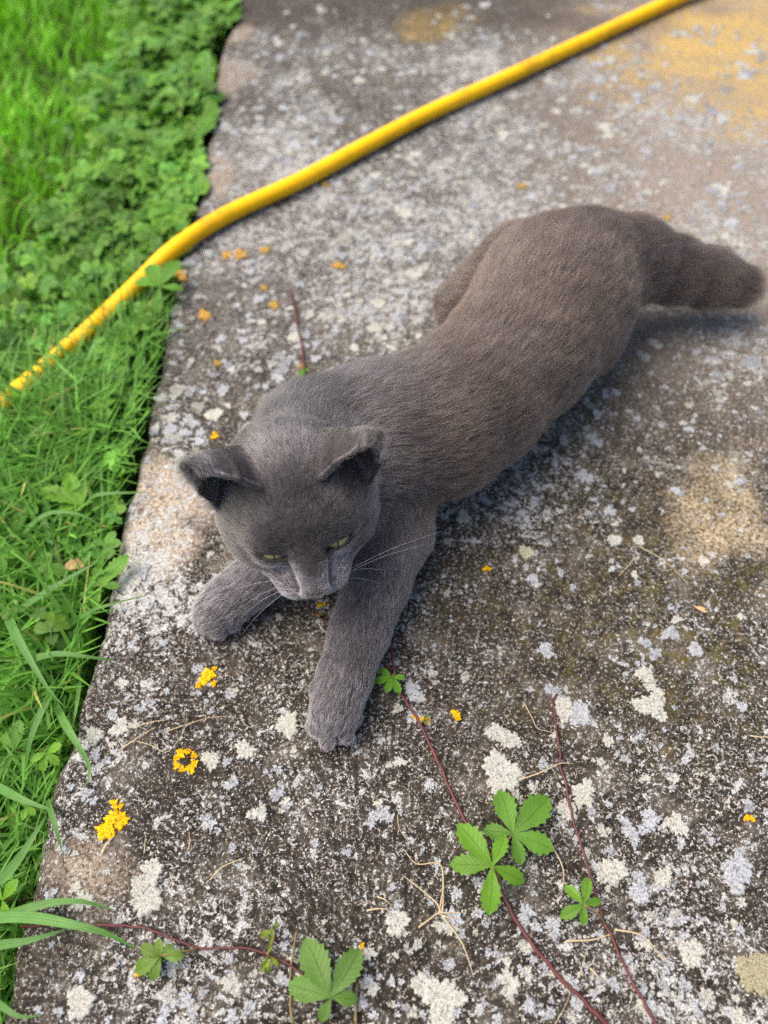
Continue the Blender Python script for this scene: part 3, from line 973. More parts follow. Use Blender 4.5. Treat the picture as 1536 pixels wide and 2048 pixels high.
def leaflet(c, tip, width, teeth=6, fold=0.22, droop=0.12, curl=0.0, seed=0, up=(0, 0, 1), base_w=0.10):
    """Toothed leaflet from c to tip (3-D): verts, faces, uv."""
    rg = np.random.default_rng(seed)
    c, tip = np.asarray(c, float), np.asarray(tip, float)
    ax = tip - c; L = np.linalg.norm(ax); ax = ax / L
    lat = np.cross(np.asarray(up, float), ax); lat /= np.linalg.norm(lat)
    nr = np.cross(ax, lat)
    rows = 2 * teeth + 2
    cols = np.array((-1, -0.5, 0, 0.5, 1.0))
    v, uv = [], []
    ph = rg.uniform(0, 6)
    for i in range(rows):
        tt = i / (rows - 1)
        pf = math.sin(math.pi * min(1, tt ** 1.30 * 0.955 + 0.012)) ** 0.85
        w = width * 0.5 * max(pf, base_w * (1 - tt))
        tooth = 0.0
        if tt > 0.25 and i < rows - 1:
            tooth = 1.0 if i % 2 else -1.0
        for s in cols:
            e = abs(s) == 1
            ww = w * s * (1 + (0.13 * tooth if e else 0))
            al = tt * L + (0.025 * L * tooth if e else 0.0) * (1 if tooth > 0 else 0.4) + (abs(s) * 0.01 * L)
            z = abs(s) * w * fold + droop * L * (0.35 * math.sin(math.pi * tt) - tt * tt * 0.45) + curl * L * math.sin(tt * 5 + s * 1.5 + ph)
            z += 0.03 * L * math.sin(9 * tt + 3 * s + ph) * abs(s) * 0.5
            v.append(c + ax * al + lat * ww + nr * z)
            uv.append((tt, s))
    f = []
    for i in range(rows - 1):
        for j in range(4):
            a = i * 5 + j
            f.append((a, a + 1, a + 6, a + 5))
    return np.array(v), f, np.array(uv)

def add_leaf(plant, centre, tips, zc, zt, root=None, rootz=0.002, width=0.44, tint=(1, 1, 1), mat=None, seed=0, teeth=6, names=('leaf', 'leaflet'), curl=0.0, wid_px=None, stalk=MAT_STEM, stalk_r=0.0007):
    """A compound leaf: its stalk is the part, each leaflet a sub-part."""
    C = P(centre[0], centre[1], zc)
    R = P(root[0], root[1], rootz) if root is not None else np.array((C[0] + 0.004, C[1] + 0.006, max(-0.06, rootz)))
    mid = (C + R) / 2 + np.array((0.001, 0, 0.003))
    vv, ff = tube_np(spline([R, mid, C], 8), np.linspace(stalk_r, stalk_r * 0.8, 8), 6)
    lf = mesh_np(names[0], vv, ff, stalk, plant)
    for i, tp in enumerate(tips):
        z = zt[i] if isinstance(zt, (list, tuple)) else zt
        T3 = P(tp[0], tp[1], z)
        Ln = np.linalg.norm(T3 - C)
        w = Ln * (width if wid_px is None else wid_px[i])
        v, f, uv = leaflet(C, T3, w, teeth, seed=seed * 17 + i, curl=curl, fold=0.16 + 0.10 * ((seed + i) % 3) / 2)
        k = 0.88 + 0.24 * ((seed * 7 + i * 5) % 9) / 8
        cc = np.tile((tint[0] * k, tint[1] * k, tint[2] * k, 1.0), (len(v), 1))
        mesh_np(names[1], v, f, mat or MAT_LEAF, lf, uv=uv, colattr={'tint': cc})
    return lf

def stem(plant, pts, r0, r1, mat, z=None, name='stem', n=60, sides=8):
    q = np.array([P(p[0], p[1], (p[2] if len(p) > 2 else (z if z is not None else 0.0016))) for p in pts])
    path = spline(q, n)
    nodes = 1 + 0.40 * np.maximum(0, np.sin(np.linspace(0, 1, n) * 23)) ** 14
    jit = np.random.default_rng(n + int(pts[0][0])).normal(0, 0.00028, (n, 3)); jit[:, 2] = np.abs(jit[:, 2]) * 0.6
    path = path + (jit + np.roll(jit, 1, 0) + np.roll(jit, 2, 0)) / 1.6
    v, f = tube_np(path, np.linspace(r0, r1, n) * nodes, sides)
    return mesh_np(name, v, f, mat, plant)

# ---- runner 1, beside the paw
pl = tag(empty('creeping_cinquefoil'), 'red creeping stem with two overlapping toothed green leaves right of the front paw', 'plant', 'creeping plants on the slab')


stem(pl, [(772, 1240), (776, 1265), (782, 1300), (789, 1340), (800, 1385), (830, 1430), (852, 1475), (880, 1530), (905, 1590), (930, 1640), (970, 1710, 0.003), (1005, 1785, 0.002), (1035, 1845), (1075, 1900), (1115, 1950), (1165, 2000), (1215, 2048), (1300, 2120)], 0.0008, 0.0012, MAT_RED, n=110)
stem(pl, [(740, 1304, 0.004), (752, 1315, 0.004), (768, 1328, 0.003), (785, 1342, 0.003)], 0.0005, 0.0007, MAT_RED, n=14)
add_leaf(pl, (1026, 1668), [(999, 1579), (1098, 1593), (1108, 1698), (1043, 1730), (966, 1660)], 0.012, [0.008, 0.009, 0.010, 0.010, 0.009], root=(975, 1715), width=0.50, tint=(1.0, 0.95, 1.25), seed=1)
add_leaf(pl, (985, 1732), [(916, 1647), (900, 1728), (978, 1830), (1050, 1764), (1010, 1668)], 0.021, [0.018, 0.016, 0.015, 0.016, 0.021], root=(1003, 1780), width=0.46, tint=(1.05, 1.0, 0.8), seed=2)
add_leaf(pl, (784, 1354), [(758, 1337), (750, 1364), (773, 1385), (800, 1387), (810, 1355)], 0.009, [0.010, 0.009, 0.008, 0.008, 0.010], root=(789, 1342), width=0.46, tint=(1.15, 1.25, 0.7), seed=3, teeth=4)
add_leaf(pl, (848, 1437), [(856, 1429), (853, 1445)], 0.005, 0.005, root=(842, 1446), width=0.7, tint=(0.8, 0.8, 0.8), seed=4, teeth=3)
# ---- runner 2
pl = tag(empty('creeping_cinquefoil'), 'thin red creeping stem with one small green leaf near the right edge', 'plant', 'creeping plants on the slab')
stem(pl, [(1114, 1388), (1107, 1402), (1107, 1425), (1113, 1460), (1120, 1520), (1133, 1580), (1146, 1640), (1165, 1700), (1183, 1760), (1200, 1815), (1212, 1850), (1240, 1910), (1262, 1960), (1290, 2010), (1310, 2048), (1350, 2120)], 0.0006, 0.0009, MAT_RED, n=90)
add_leaf(pl, (1168, 1809), [(1130, 1771), (1176, 1754), (1203, 1801), (1166, 1852), (1120, 1835)], 0.013, [0.012, 0.012, 0.012, 0.009, 0.010], root=(1210, 1846), width=0.44, tint=(1.0, 0.95, 0.85), seed=5, teeth=5)
# ---- runner 3
pl = tag(empty('creeping_cinquefoil'), 'pinkish creeping stem with a large pale veined leaf at the lower edge', 'plant', 'creeping plants on the slab')
stem(pl, [(40, 1856, -0.01), (100, 1850, 0.003), (180, 1850), (250, 1852), (300, 1859), (350, 1880), (400, 1897), (440, 1896), (500, 1897), (550, 1913), (590, 1938), (628, 1968)], 0.0007, 0.0006, MAT_RED, n=80)
add_leaf(pl, (662, 1995), [(610, 1877), (720, 1898), (576, 1968), (640, 2044), (716, 1998)], 0.012, [0.010, 0.012, 0.008, 0.007, 0.008], root=(628, 1966), width=0.50, tint=(0.92, 0.78, 1.5), seed=6, teeth=7)
add_leaf(pl, (322, 1911), [(268, 1945), (280, 1893), (316, 1877), (303, 1962), (368, 1912), (345, 1888)], 0.010, [0.005, 0.009, 0.010, 0.006, 0.009, 0.009], root=(398, 1898), width=0.50, tint=(1.15, 0.86, 1.4), seed=7, teeth=5, curl=0.03)
add_leaf(pl, (536, 1911), [(521, 1945), (538, 1947), (559, 1932), (545, 1880)], 0.006, 0.004, root=(533, 1905), width=0.30, tint=(1.7, 1.0, 1.2), seed=8, teeth=4, curl=0.10)
add_leaf(pl, (549, 1858), [(519, 1873), (554, 1840), (560, 1850), (541, 1890)], 0.008, 0.006, root=(540, 1900), width=0.36, tint=(1.6, 1.0, 1.2), seed=9, teeth=4, curl=0.10)
stem(pl, [(592, 1860), (588, 1890), (583, 1930), (580, 1990), (584, 2048)], 0.0005, 0.0006, MAT_STEM, n=20)
stem(pl, [(716, 1965), (713, 2000), (712, 2048)], 0.0008, 0.0007, MAT_STEM, n=10)
# ---- stem behind the cat
pl = tag(empty('creeping_cinquefoil'), 'short reddish runner stem on the slab behind the cat\'s shoulders', 'plant', 'creeping plants on the slab')
stem(pl, [(580, 580), (588, 610), (597, 660), (605, 700), (607, 730), (608, 765)], 0.0009, 0.0012, MAT_RED, n=30)
add_leaf(pl, (607, 738), [(600, 752), (618, 742)], 0.006, 0.006, root=(607, 735), width=0.6, tint=(0.9, 0.9, 0.6), seed=10, teeth=3)
pl = tag(empty('creeping_cinquefoil'), 'tiny red stem tip on the slab between the two front paws', 'plant', 'creeping plants on the slab')
stem(pl, [(636, 1232), (645, 1240), (660, 1246), (690, 1258)], 0.0006, 0.0007, MAT_RED, n=14)
add_leaf(pl, (637, 1233), [(630, 1226), (644, 1225)], 0.004, 0.004, root=(637, 1236), width=0.5, tint=(2.6, 0.6, 1.0), seed=12, teeth=3)

# ---- separate plants in the grass beside the slab
pl = tag(empty('cinquefoil_plant'), 'bright young plant with smooth oblong leaflets in the grass beside the slab', 'plant', 'plants along the slab edge')
add_leaf(pl, (165, 1012), [(80, 975), (131, 943), (168, 962), (112, 1018), (140, 1062), (190, 1000)], -0.006, [-0.002, 0.0, 0.0, -0.010, -0.02, -0.004], rootz=-0.07, width=0.36, tint=(1.25, 1.2, 0.9), seed=13, teeth=6, stalk_r=0.001)
pl = tag(empty('cinquefoil_plant'), 'five-fingered toothed leaf leaning onto the pale corner of the slab', 'plant', 'plants along the slab edge')
add_leaf(pl, (203, 1171), [(256, 1111), (197, 1134), (174, 1168), (186, 1217), (240, 1172)], 0.004, [0.012, 0.006, 0.0, -0.004, 0.006], root=(170, 1230), rootz=-0.05, width=0.46, tint=(0.95, 0.95, 1.0), seed=14)
pl = tag(empty('cinquefoil_plant'), 'star-shaped toothed leaf under the hose where it leaves the slab', 'plant', 'plants along the slab edge')
add_leaf(pl, (320, 574), [(298, 525), (357, 518), (366, 578), (312, 630), (270, 560)], 0.018, [0.018, 0.022, 0.016, 0.004, 0.010], root=(305, 640), rootz=-0.05, width=0.42, tint=(0.9, 0.95, 0.9), seed=15)
pl = tag(empty('cinquefoil_plant'), 'light green toothed leaflets among the grass at the left border', 'plant', 'plants along the slab edge')
add_leaf(pl, (94, 1505), [(60, 1522), (84, 1545), (122, 1490), (118, 1530)], -0.012, [-0.012, -0.016, -0.006, -0.014], rootz=-0.07, width=0.5, tint=(1.25, 1.25, 0.9), seed=16, teeth=5)
add_leaf(pl, (30, 1500), [(38, 1440), (12, 1460), (55, 1470)], -0.016, [-0.01, -0.016, -0.016], rootz=-0.07, width=0.55, tint=(0.9, 0.9, 1.1), seed=17)
pl = tag(empty('cinquefoil_plant'), 'yellow-green toothed leaf in the grass at the lower left border', 'plant', 'plants along the slab edge')
add_leaf(pl, (5, 1800), [(34, 1760), (14, 1835), (-20, 1770)], -0.004, [0.002, -0.006, -0.006], rootz=-0.07, width=0.5, tint=(1.3, 1.3, 0.7), seed=18)
add_leaf(pl, (55, 1612), [(70, 1630), (44, 1640), (40, 1600)], -0.014, -0.014, rootz=-0.07, width=0.5, tint=(1.25, 1.25, 0.8), seed=19, teeth=4)
def round_leaf(plant, px, py, z, rpx, tint, seed):
    """Kidney-shaped ribbed leaf."""
    C = P(px, py, z); r = rpx * depth(C) / F_PX
    rg = np.random.default_rng(seed)
    a0 = rg.uniform(0, 6.28); v = [C]; uv = [(0, 0)]
    na = 30
    for k, rr in enumerate((0.35, 0.7, 1.0)):
        for i in range(na + 1):
            a = 0.22 + (6.283 - 0.44) * i / na
            R = r * rr * (1 + (0.05 * (i % 2) if k == 2 else 0)) * (1 - 0.22 * math.exp(-((min(a, 6.283 - a)) / 0.5) ** 2))
            z_ = r * (0.10 * rr * math.cos(a * 7) * rr + 0.22 * rr * rr)
            v.append(C + np.array((math.cos(a + a0) * R, math.sin(a + a0) * R, z_)))
            uv.append((rr, ((i * 7 / na) % 1.0) * 2 - 1))
    f = [(0, 1 + i, 2 + i) for i in range(na)]
    for k in range(2):
        o = 1 + k * (na + 1)
        f += [(o + i, o + na + 1 + i, o + na + 2 + i, o + 1 + i) for i in range(na)]
    vv, ff = tube_np(spline([C + np.array((0.004, 0.004, -0.055)), C + np.array((0.003, 0, -0.02)), C], 6), 0.0008, 6)
    st = mesh_np('leaf', vv, ff, MAT_STEM, plant)
    mesh_np('leaf_blade', np.array(v), f, MAT_COVER, st, uv=np.array(uv), colattr={'tint': np.tile((*tint, 1), (len(v), 1))})
pl = tag(empty('ground_ivy'), 'dark ribbed round leaves low in the grass beside the slab corner', 'plant', 'plants along the slab edge')
round_leaf(pl, 130, 1090, -0.025, 34, (0.75, 0.80, 1.1), 1)
round_leaf(pl, 222, 1022, -0.012, 30, (0.8, 0.85, 0.9), 2)
round_leaf(pl, 175, 1058, -0.03, 24, (0.8, 0.85, 0.9), 3)

# dry curled leaf
C = P(142, 1138, -0.016)
v, f, uv = leaflet(C + np.array((-0.006, -0.004, 0)), C + np.array((0.011, 0.003, 0.003)), 0.011, 4, fold=0.9, droop=0.3, curl=0.08, seed=3)
o = mesh_np('dry_leaf', v, f, MAT_DRY, uv=uv)
tag(o, 'small curled pale brown leaf caught in the grass', 'leaf')

# ---- single long blades leaning over the edge
def blade_mesh(path, w, n=18, fold=0.35):
    path = spline(path, n)
    t_ = np.gradient(path, axis=0); t_ /= np.linalg.norm(t_, axis=1)[:, None]
    s = np.cross(t_, (0, 0, 1.0)); s /= np.linalg.norm(s, axis=1)[:, None] + 1e-9
    u = np.cross(s, t_)
    x = np.linspace(0, 1, n)
    ww = w * 0.5 * np.minimum(1, 0.7 + x * 2) * np.clip((1 - x) / 0.45, 0.02, 1) ** 0.75
    v = np.stack([path - s * ww[:, None] + u * (ww * fold)[:, None], path, path + s * ww[:, None] + u * (ww * fold)[:, None]], 1).reshape(-1, 3)
    f = []
    for i in range(n - 1):
        for j in (0, 1):
            a = i * 3 + j
            f.append((a, a + 1, a + 4, a + 3))
    uv = np.stack([np.repeat(x * 0.1, 3), np.tile((-1, 0, 1), n)], 1)
    return v, f, uv
BL = [
 ([(165, 1060, -0.06), (173, 1025, -0.015), (178, 1002, 0.0), (197, 990, 0.008), (254, 986, 0.010), (310, 985, 0.006)], 11, 'narrow grass blade bent flat onto the slab left of the cat\'s ear'),
 ([(0, 1290, -0.06), (22, 1250, -0.02), (41, 1221, -0.008), (95, 1183, 0.002), (152, 1148, 0.008), (190, 1126, 0.010), (208, 1098, 0.008)], 15, 'broad pale grass blade sweeping up to the slab corner'),
 ([(85, 1000, -0.012), (89, 1034, -0.01), (102, 1091, -0.014), (127, 1139, -0.022), (165, 1190, -0.05)], 10, 'grass blade drooping down past the curled brown leaf'),
 ([(120, 1290, -0.06), (140, 1255, -0.02), (178, 1225, 0.002), (222, 1209, 0.008), (294, 1190, 0.004)], 11, 'thin grass blade tip resting on the slab left of the far paw'),
 ([(30, 1120, -0.06), (48, 1069, -0.012), (89, 1031, 0.004), (133, 1025, 0.008), (178, 1037, 0.004), (221, 1068, -0.006)], 12, 'grey-green grass blade arching over the round leaves'),
 ([(5, 1200, -0.06), (23, 1250, 0.0), (58, 1316, 0.008), (97, 1379, 0.006), (131, 1416, 0.0)], 19, 'widest grass blade running down beside the slab'),
 ([(30, 1335, -0.06), (62, 1320, 0.0), (117, 1308, 0.012), (175, 1314, 0.012), (240, 1323, 0.004)], 17, 'grass blade pointing straight across the edge towards the front paw'),
 ([(110, 1405, -0.03), (129, 1445, 0.004), (152, 1484, 0.010), (175, 1523, 0.006), (180, 1548, 0.004), (167, 1579, 0.003)], 16, 'hooked grass blade curling back on the slab edge'),
 ([(110, 1370, -0.03), (94, 1402, -0.002), (74, 1445, 0.0), (58, 1492, -0.006), (50, 1556, -0.02)], 15, 'grass blade hanging down left of the hooked blade'),
 ([(-40, 1560, -0.03), (0, 1577, -0.01), (39, 1597, 0.0), (78, 1612, 0.002), (115, 1623, 0.002)], 17, 'dark stiff grass stem ending at the slab edge'),
 ([(95, 1600, -0.01), (103, 1626, 0.006), (113, 1659, 0.008), (126, 1708, 0.003)], 12, 'short grass blade lying down along the slab edge'),
 ([(-30, 1800, -0.03), (-10, 1775, -0.01), (31, 1729, 0.0), (66, 1675, 0.006), (92, 1632, 0.004)], 22, 'broad grass blade rising from the left border'),
 ([(-20, 1855, -0.03), (20, 1830, 0.004), (97, 1807, 0.012), (164, 1803, 0.014), (228, 1820, 0.006)], 18, 'upper of the long blades arching over the slab at lower left'),
 ([(-50, 1850, -0.02), (0, 1836, 0.006), (70, 1836, 0.016), (148, 1850, 0.020), (210, 1866, 0.016), (276, 1899, 0.006)], 21, 'longest grass blade, crossing the pink stem onto the slab'),
 ([(-60, 1915, -0.02), (-10, 1893, 0.004), (58, 1881, 0.014), (138, 1857, 0.012)], 18, 'lower of the long blades arching over the slab at lower left'),
 ([(-40, 1985, -0.03), (0, 2010, 0.0), (39, 2033, 0.004), (82, 2031, 0.003)], 16, 'grass blade curling onto the slab in the bottom corner'),
 ([(150, 1330, -0.05), (158, 1370, -0.012), (150, 1430, -0.006), (140, 1470, -0.012)], 11, 'short upright grass blade tucked against the slab side'),
]
for pts, wpx, lab in BL:
    q = np.array([P(*p) for p in pts])
    w = wpx * depth(q[len(q) // 2]) / F_PX
    v, f, uv = blade_mesh(q, w)
    k = random.uniform(0.85, 1.15)
    o = mesh_np('grass_blade', v, f, MAT_GRASS, uv=uv, colattr={'tint': np.tile((k * 0.95, k, k * 1.5, 1), (len(v), 1))})
    tag(o, lab, 'grass blade', 'long grass blades leaning over the slab edge')

# ---- lawn: uncountable blades
def grass_mass(name, n, xfun, length, width, tint, seed, lean=(0.3, 0.9)):
    rg = np.random.default_rng(seed)
    b = xfun(rg, n); n = len(b)
    az = rg.uniform(0, 6.283, n); L = rg.uniform(*length, n) * (0.6 + 0.8 * vnoise(b, 9, seed))
    ln = rg.uniform(*lean, n); W = rg.uniform(*width, n)
    K = 5
    d = np.stack([np.cos(az), np.sin(az)], -1)
    sd = np.stack([-np.sin(az + rg.normal(0, .4, n)), np.cos(az), np.zeros(n)], -1)
    v = np.zeros((n, K, 2, 3)); uv = np.zeros((n, K, 2, 2))
    for i in range(K):
        t_ = i / (K - 1)
        rr = L * ln * (t_ ** 1.7)
        zz = L * (t_ - 0.42 * ln * t_ ** 2.4)
        p = np.column_stack([b[:, 0] + d[:, 0] * rr, b[:, 1] + d[:, 1] * rr, LAWN_Z - 0.008 + zz])
        # blades do not pass into the slab
        inx = (p[:, 0] > EDGE_X - 0.004) & (p[:, 1] < SLAB_END + 0.004) & (p[:, 2] < 0.004)
        p[inx, 0] = EDGE_X - 0.004 - 0.006 * t_
        ov = (p[:, 0] > EDGE_X + 0.010) & (p[:, 1] < SLAB_END)
        p[ov, 0] = EDGE_X + 0.010 + (p[ov, 0] - EDGE_X - 0.010) * 0.2
        w = W * 0.5 * (1 - t_ ** 2.2) + 0.0001
        v[:, i, 0] = p - sd * w[:, None]; v[:, i, 1] = p + sd * w[:, None]
        uv[:, i, 0] = (t_ * 0.1, 0.6); uv[:, i, 1] = (t_ * 0.1, 0.3)
    base = np.arange(n)[:, None] * (K * 2)
    f = np.concatenate([np.stack([base[:, 0] + i * 2, base[:, 0] + i * 2 + 1, base[:, 0] + i * 2 + 3, base[:, 0] + i * 2 + 2], -1) for i in range(K - 1)])
    k = rg.lognormal(0, 0.16, n) * (0.75 + 0.5 * vnoise(b, 12, seed + 1))
    dry = rg.random(n) < 0.03
    c = np.array(tint)[None] * k[:, None]
    c = np.where(dry[:, None], np.array((2.6, 1.2, 2.2)) * k[:, None], c)
    c = np.repeat(np.column_stack([c, np.ones(n)]), K * 2, axis=0)
    o = mesh_np(name, v.reshape(-1, 3), f, MAT_GRASS, uv=uv.reshape(-1, 2), colattr={'tint': c})
    return o

def strip_near(rg, n):
    x = -0.203 - np.abs(rg.normal(0, 0.16, n)); y = rg.uniform(-0.25, 0.62, n)
    k = (x > -0.75) & ((x < -0.215) | (rg.random(n) < 0.8))
    return np.stack([x, y], -1)[k]
g1 = grass_mass('grass', 13500, strip_near, (0.045, 0.110), (0.0022, 0.0056), (0.95, 1.06, 1.05), 21)
tag(g1, 'dense mixed grass blades growing along the left side of the slab', 'grass', kind='stuff')
def lawn_far(rg, n):
    x = rg.uniform(-1.9, -0.21, n); y = rg.uniform(0.45, 2.4, n)
    k = rg.random(n) < np.clip(0.35 + 0.8 * (-x - 0.3), 0.25, 1) * np.clip(1.5 - 0.4 * y, 0.3, 1)
    return np.stack([x, y], -1)[k]
g2 = grass_mass('lawn_grass', 85000, lawn_far, (0.025, 0.055), (0.0022, 0.0040), (1.35, 1.65, 0.45), 22)
tag(g2, 'short bright green lawn grass further from the slab', 'grass', kind='stuff')
def beyond(rg, n):
    x = rg.uniform(-0.22, 2.2, n); y = rg.uniform(SLAB_END + 0.004, 2.6, n)
    return np.stack([x, y], -1)
g3 = grass_mass('rough_grass', 14000, beyond, (0.04, 0.09), (0.002, 0.004), (0.55, 0.62, 0.6), 23)
tag(g3, 'dark rough grass behind the far end of the slab', 'grass', kind='stuff')

# ---- low leafy cover beside the slab, far too many to count
def cover(name, n, place, seed, size=(0.010, 0.020), tint=(1, 1, 1)):
    rg = np.random.default_rng(seed)
    b = place(rg, n); n = len(b)
    nl = 4
    rows = np.array((0.0, 0.30, 0.62, 0.86, 1.0)); hw_ = np.array((0.05, 0.26, 0.34, 0.22, 0.02))
    lv = []; luv = []
    for r_, w_ in zip(rows, hw_):
        for s in (-1, 0, 1):
            lv.append((r_, s * w_, abs(s) * w_ * 0.35 - 0.16 * r_ * r_)); luv.append((r_, s))
    lv = np.array(lv); luv = np.array(luv)
    lf = [(r * 3 + j, r * 3 + j + 1, r * 3 + j + 4, r * 3 + j + 3) for r in range(4) for j in (0, 1)]
    R = rg.uniform(*size, n)
    az0 = rg.uniform(0, 6.283, n)
    tilt = rg.normal(0, 0.30, (n, 2))
    V_, C_, U_ = [], [], []
    k = rg.lognormal(0, 0.20, n) * (0.7 + 0.6 * vnoise(b[:, :2], 14, seed))
    hue = rg.normal(0, 0.10, n)
    col_ = np.stack([tint[0] * k * (1 + hue), tint[1] * k, tint[2] * k * (1 - hue), np.ones(n)], -1)
    for q in range(5):
        on = (q < 3) | (rg.random(n) < 0.6)
        az = az0 + (q - 2) * 1.22 + rg.normal(0, 0.15, n)
        Rq = R * np.where(on, 1, 0.001) * (1 - 0.12 * abs(q - 2)) * rg.uniform(0.85, 1.1, n)
        ca, sa = np.cos(az)[:, None], np.sin(az)[:, None]
        x = lv[None, :, 0] * Rq[:, None]; y = lv[None, :, 1] * Rq[:, None]; z = lv[None, :, 2] * Rq[:, None]
        X = x * ca - y * sa; Y = x * sa + y * ca
        Z = z + X * tilt[:, :1] + Y * tilt[:, 1:]
        p = np.stack([b[:, :1] + X, b[:, 1:2] + Y, b[:, 2:3] + Z], -1)
        low = (p[..., 0] > EDGE_X - 0.003) & (p[..., 1] < SLAB_END) & (p[..., 2] < 0.0035)
        p[..., 2] = np.where(low, 0.0035 + 0.001 * lv[None, :, 0], p[..., 2])
        V_.append(p.reshape(-1, 3)); C_.append(np.repeat(col_, len(lv), axis=0)); U_.append(np.tile(luv, (n, 1)))
    F0 = np.array(lf)
    off = (np.arange(n * 5) * len(lv))[:, None, None]
    F_ = (F0[None] + off).reshape(-1, 4)
    return mesh_np(name, np.vstack(V_), F_, MAT_COVER, uv=np.vstack(U_), colattr={'tint': np.vstack(C_)})

def cover_edge(rg, n):
    y = rg.uniform(0.22, 1.45, n); d = np.abs(rg.normal(0, 1, n)) * np.interp(y, (0.45, 0.75), (0.105, 0.062)); x = -0.198 - d - 0.030 * np.clip(vnoise(np.stack([y * 0 + 2.0, y], -1), 16, 9) - 0.45, 0, 1) * 2 + 0.012 * (vnoise(np.stack([y * 0 + 7.0, y], -1), 45, 10) - 0.6)
    z = rg.uniform(-0.050, -0.004, n) + 0.012 * np.clip(1 - d / 0.06, 0, 1) + (vnoise(np.stack([x, y], -1), 25, 44) - 0.5) * 0.022
    keep = (rg.random(n) < np.clip((y - 0.28) / 0.25, 0.16, 1)) & (x > -0.52) & (rg.random(n) < np.clip((x + 0.62 - 0.12 * (y - 0.6)) / 0.2, 0, 1))
    # bare over the hose
    hx = np.interp(y, hpath[::-1, 1] if hpath[0, 1] > hpath[-1, 1] else hpath[:, 1], hpath[::-1, 0] if hpath[0, 1] > hpath[-1, 1] else hpath[:, 0])
    hz = np.interp(y, hpath[:, 1], hpath[:, 2])
    dy = np.abs(x - hx)
    keep &= ~((dy < 0.035) & (rg.random(n) < 0.93))
    z = np.where((dy < 0.05), np.minimum(z, hz + 0.006), z)
    return np.stack([x, y, z], -1)[keep]
c1 = cover('cover_leaves', 8200, cover_edge, 31, (0.0075, 0.0160))
tag(c1, 'low leafy green ground cover crowding the left edge of the slab', 'ground cover', kind='stuff')
def cover_lawn(rg, n):
    x = rg.uniform(-1.2, -0.35, n); y = rg.uniform(0.3, 1.9, n)
    keep = (vnoise(np.stack([x, y], -1), 7, 5) > 0.48) & (y < 0.8)
    z = rg.uniform(-0.062, -0.035, n)
    return np.stack([x, y, z], -1)[keep]
c2 = cover('clover', 2200, cover_lawn, 32, (0.006, 0.011), (1.0, 1.05, 0.8))
tag(c2, 'small clover leaves scattered through the lawn', 'ground cover', kind='stuff')
def cover_back(rg, n):
    x = rg.uniform(-0.26, 1.2, n); y = SLAB_END + 0.008 + np.abs(rg.normal(0, 0.12, n)); z = rg.uniform(-0.05, -0.008, n)
    return np.stack([x, y, z], -1)
c3 = cover('weeds', 2600, cover_back, 33, (0.012, 0.024), (0.55, 0.6, 0.7))
tag(c3, 'dark leafy weeds behind the far end of the slab', 'ground cover', kind='stuff')
# ================================================================== lichen rosettes, straw
def lichen_material(name, c0, c1, dark, sp=0.5):
    t = NT(name); oc = t.objco()
    wq = t.n('VectorMath', operation='MULTIPLY_ADD'); t.put(wq.inputs[0], t.noise(oc, 500, 4, 0.8).outputs['Color']); wq.inputs[1].default_value = (0.0022, 0.0022, 0.0022); t.put(wq.inputs[2], oc)
    cr = t.vor(wq.outputs[0], 620, 'DISTANCE_TO_EDGE')
    c = t.mix(t.noise(oc, 350, 4, 0.7).outputs[0], c0, c1)
    crack = t.math('MAXIMUM', t.math('MULTIPLY', t.ramp(cr.outputs[0], 0.08, 0.01), sp * 0.6), t.ramp(t.noise(oc, 620, 5, 0.85).outputs[0], 0.51, 0.40, 0, sp))
    c = t.mix(crack, c, dark)
    tint = t.attr('tint')
    c = t.mix(1.0, c, tint.outputs['Color'], 'MULTIPLY')
    h = t.math('ADD', t.math('MULTIPLY', t.ramp(cr.outputs[0], 0.0, 0.15), 0.3), t.noise(oc, 700, 5, 0.8).outputs[0])
    t.bsdf(c, 0.9, 0.15, t.bump(h, 0.45, 0.0007))
    return t.m
MAT_WHITE = lichen_material('white_lichen', (0.34, 0.33, 0.285), (0.53, 0.52, 0.46), (0.12, 0.11, 0.09), 0.9)
MAT_GREY = lichen_material('grey_lichen', (0.31, 0.315, 0.33), (0.46, 0.465, 0.475), (0.09, 0.09, 0.095), 1.0)
MAT_GOLD = lichen_material('gold_lichen', (0.78, 0.40, 0.004), (0.90, 0.55, 0.012), (0.20, 0.09, 0.01), 0.75)

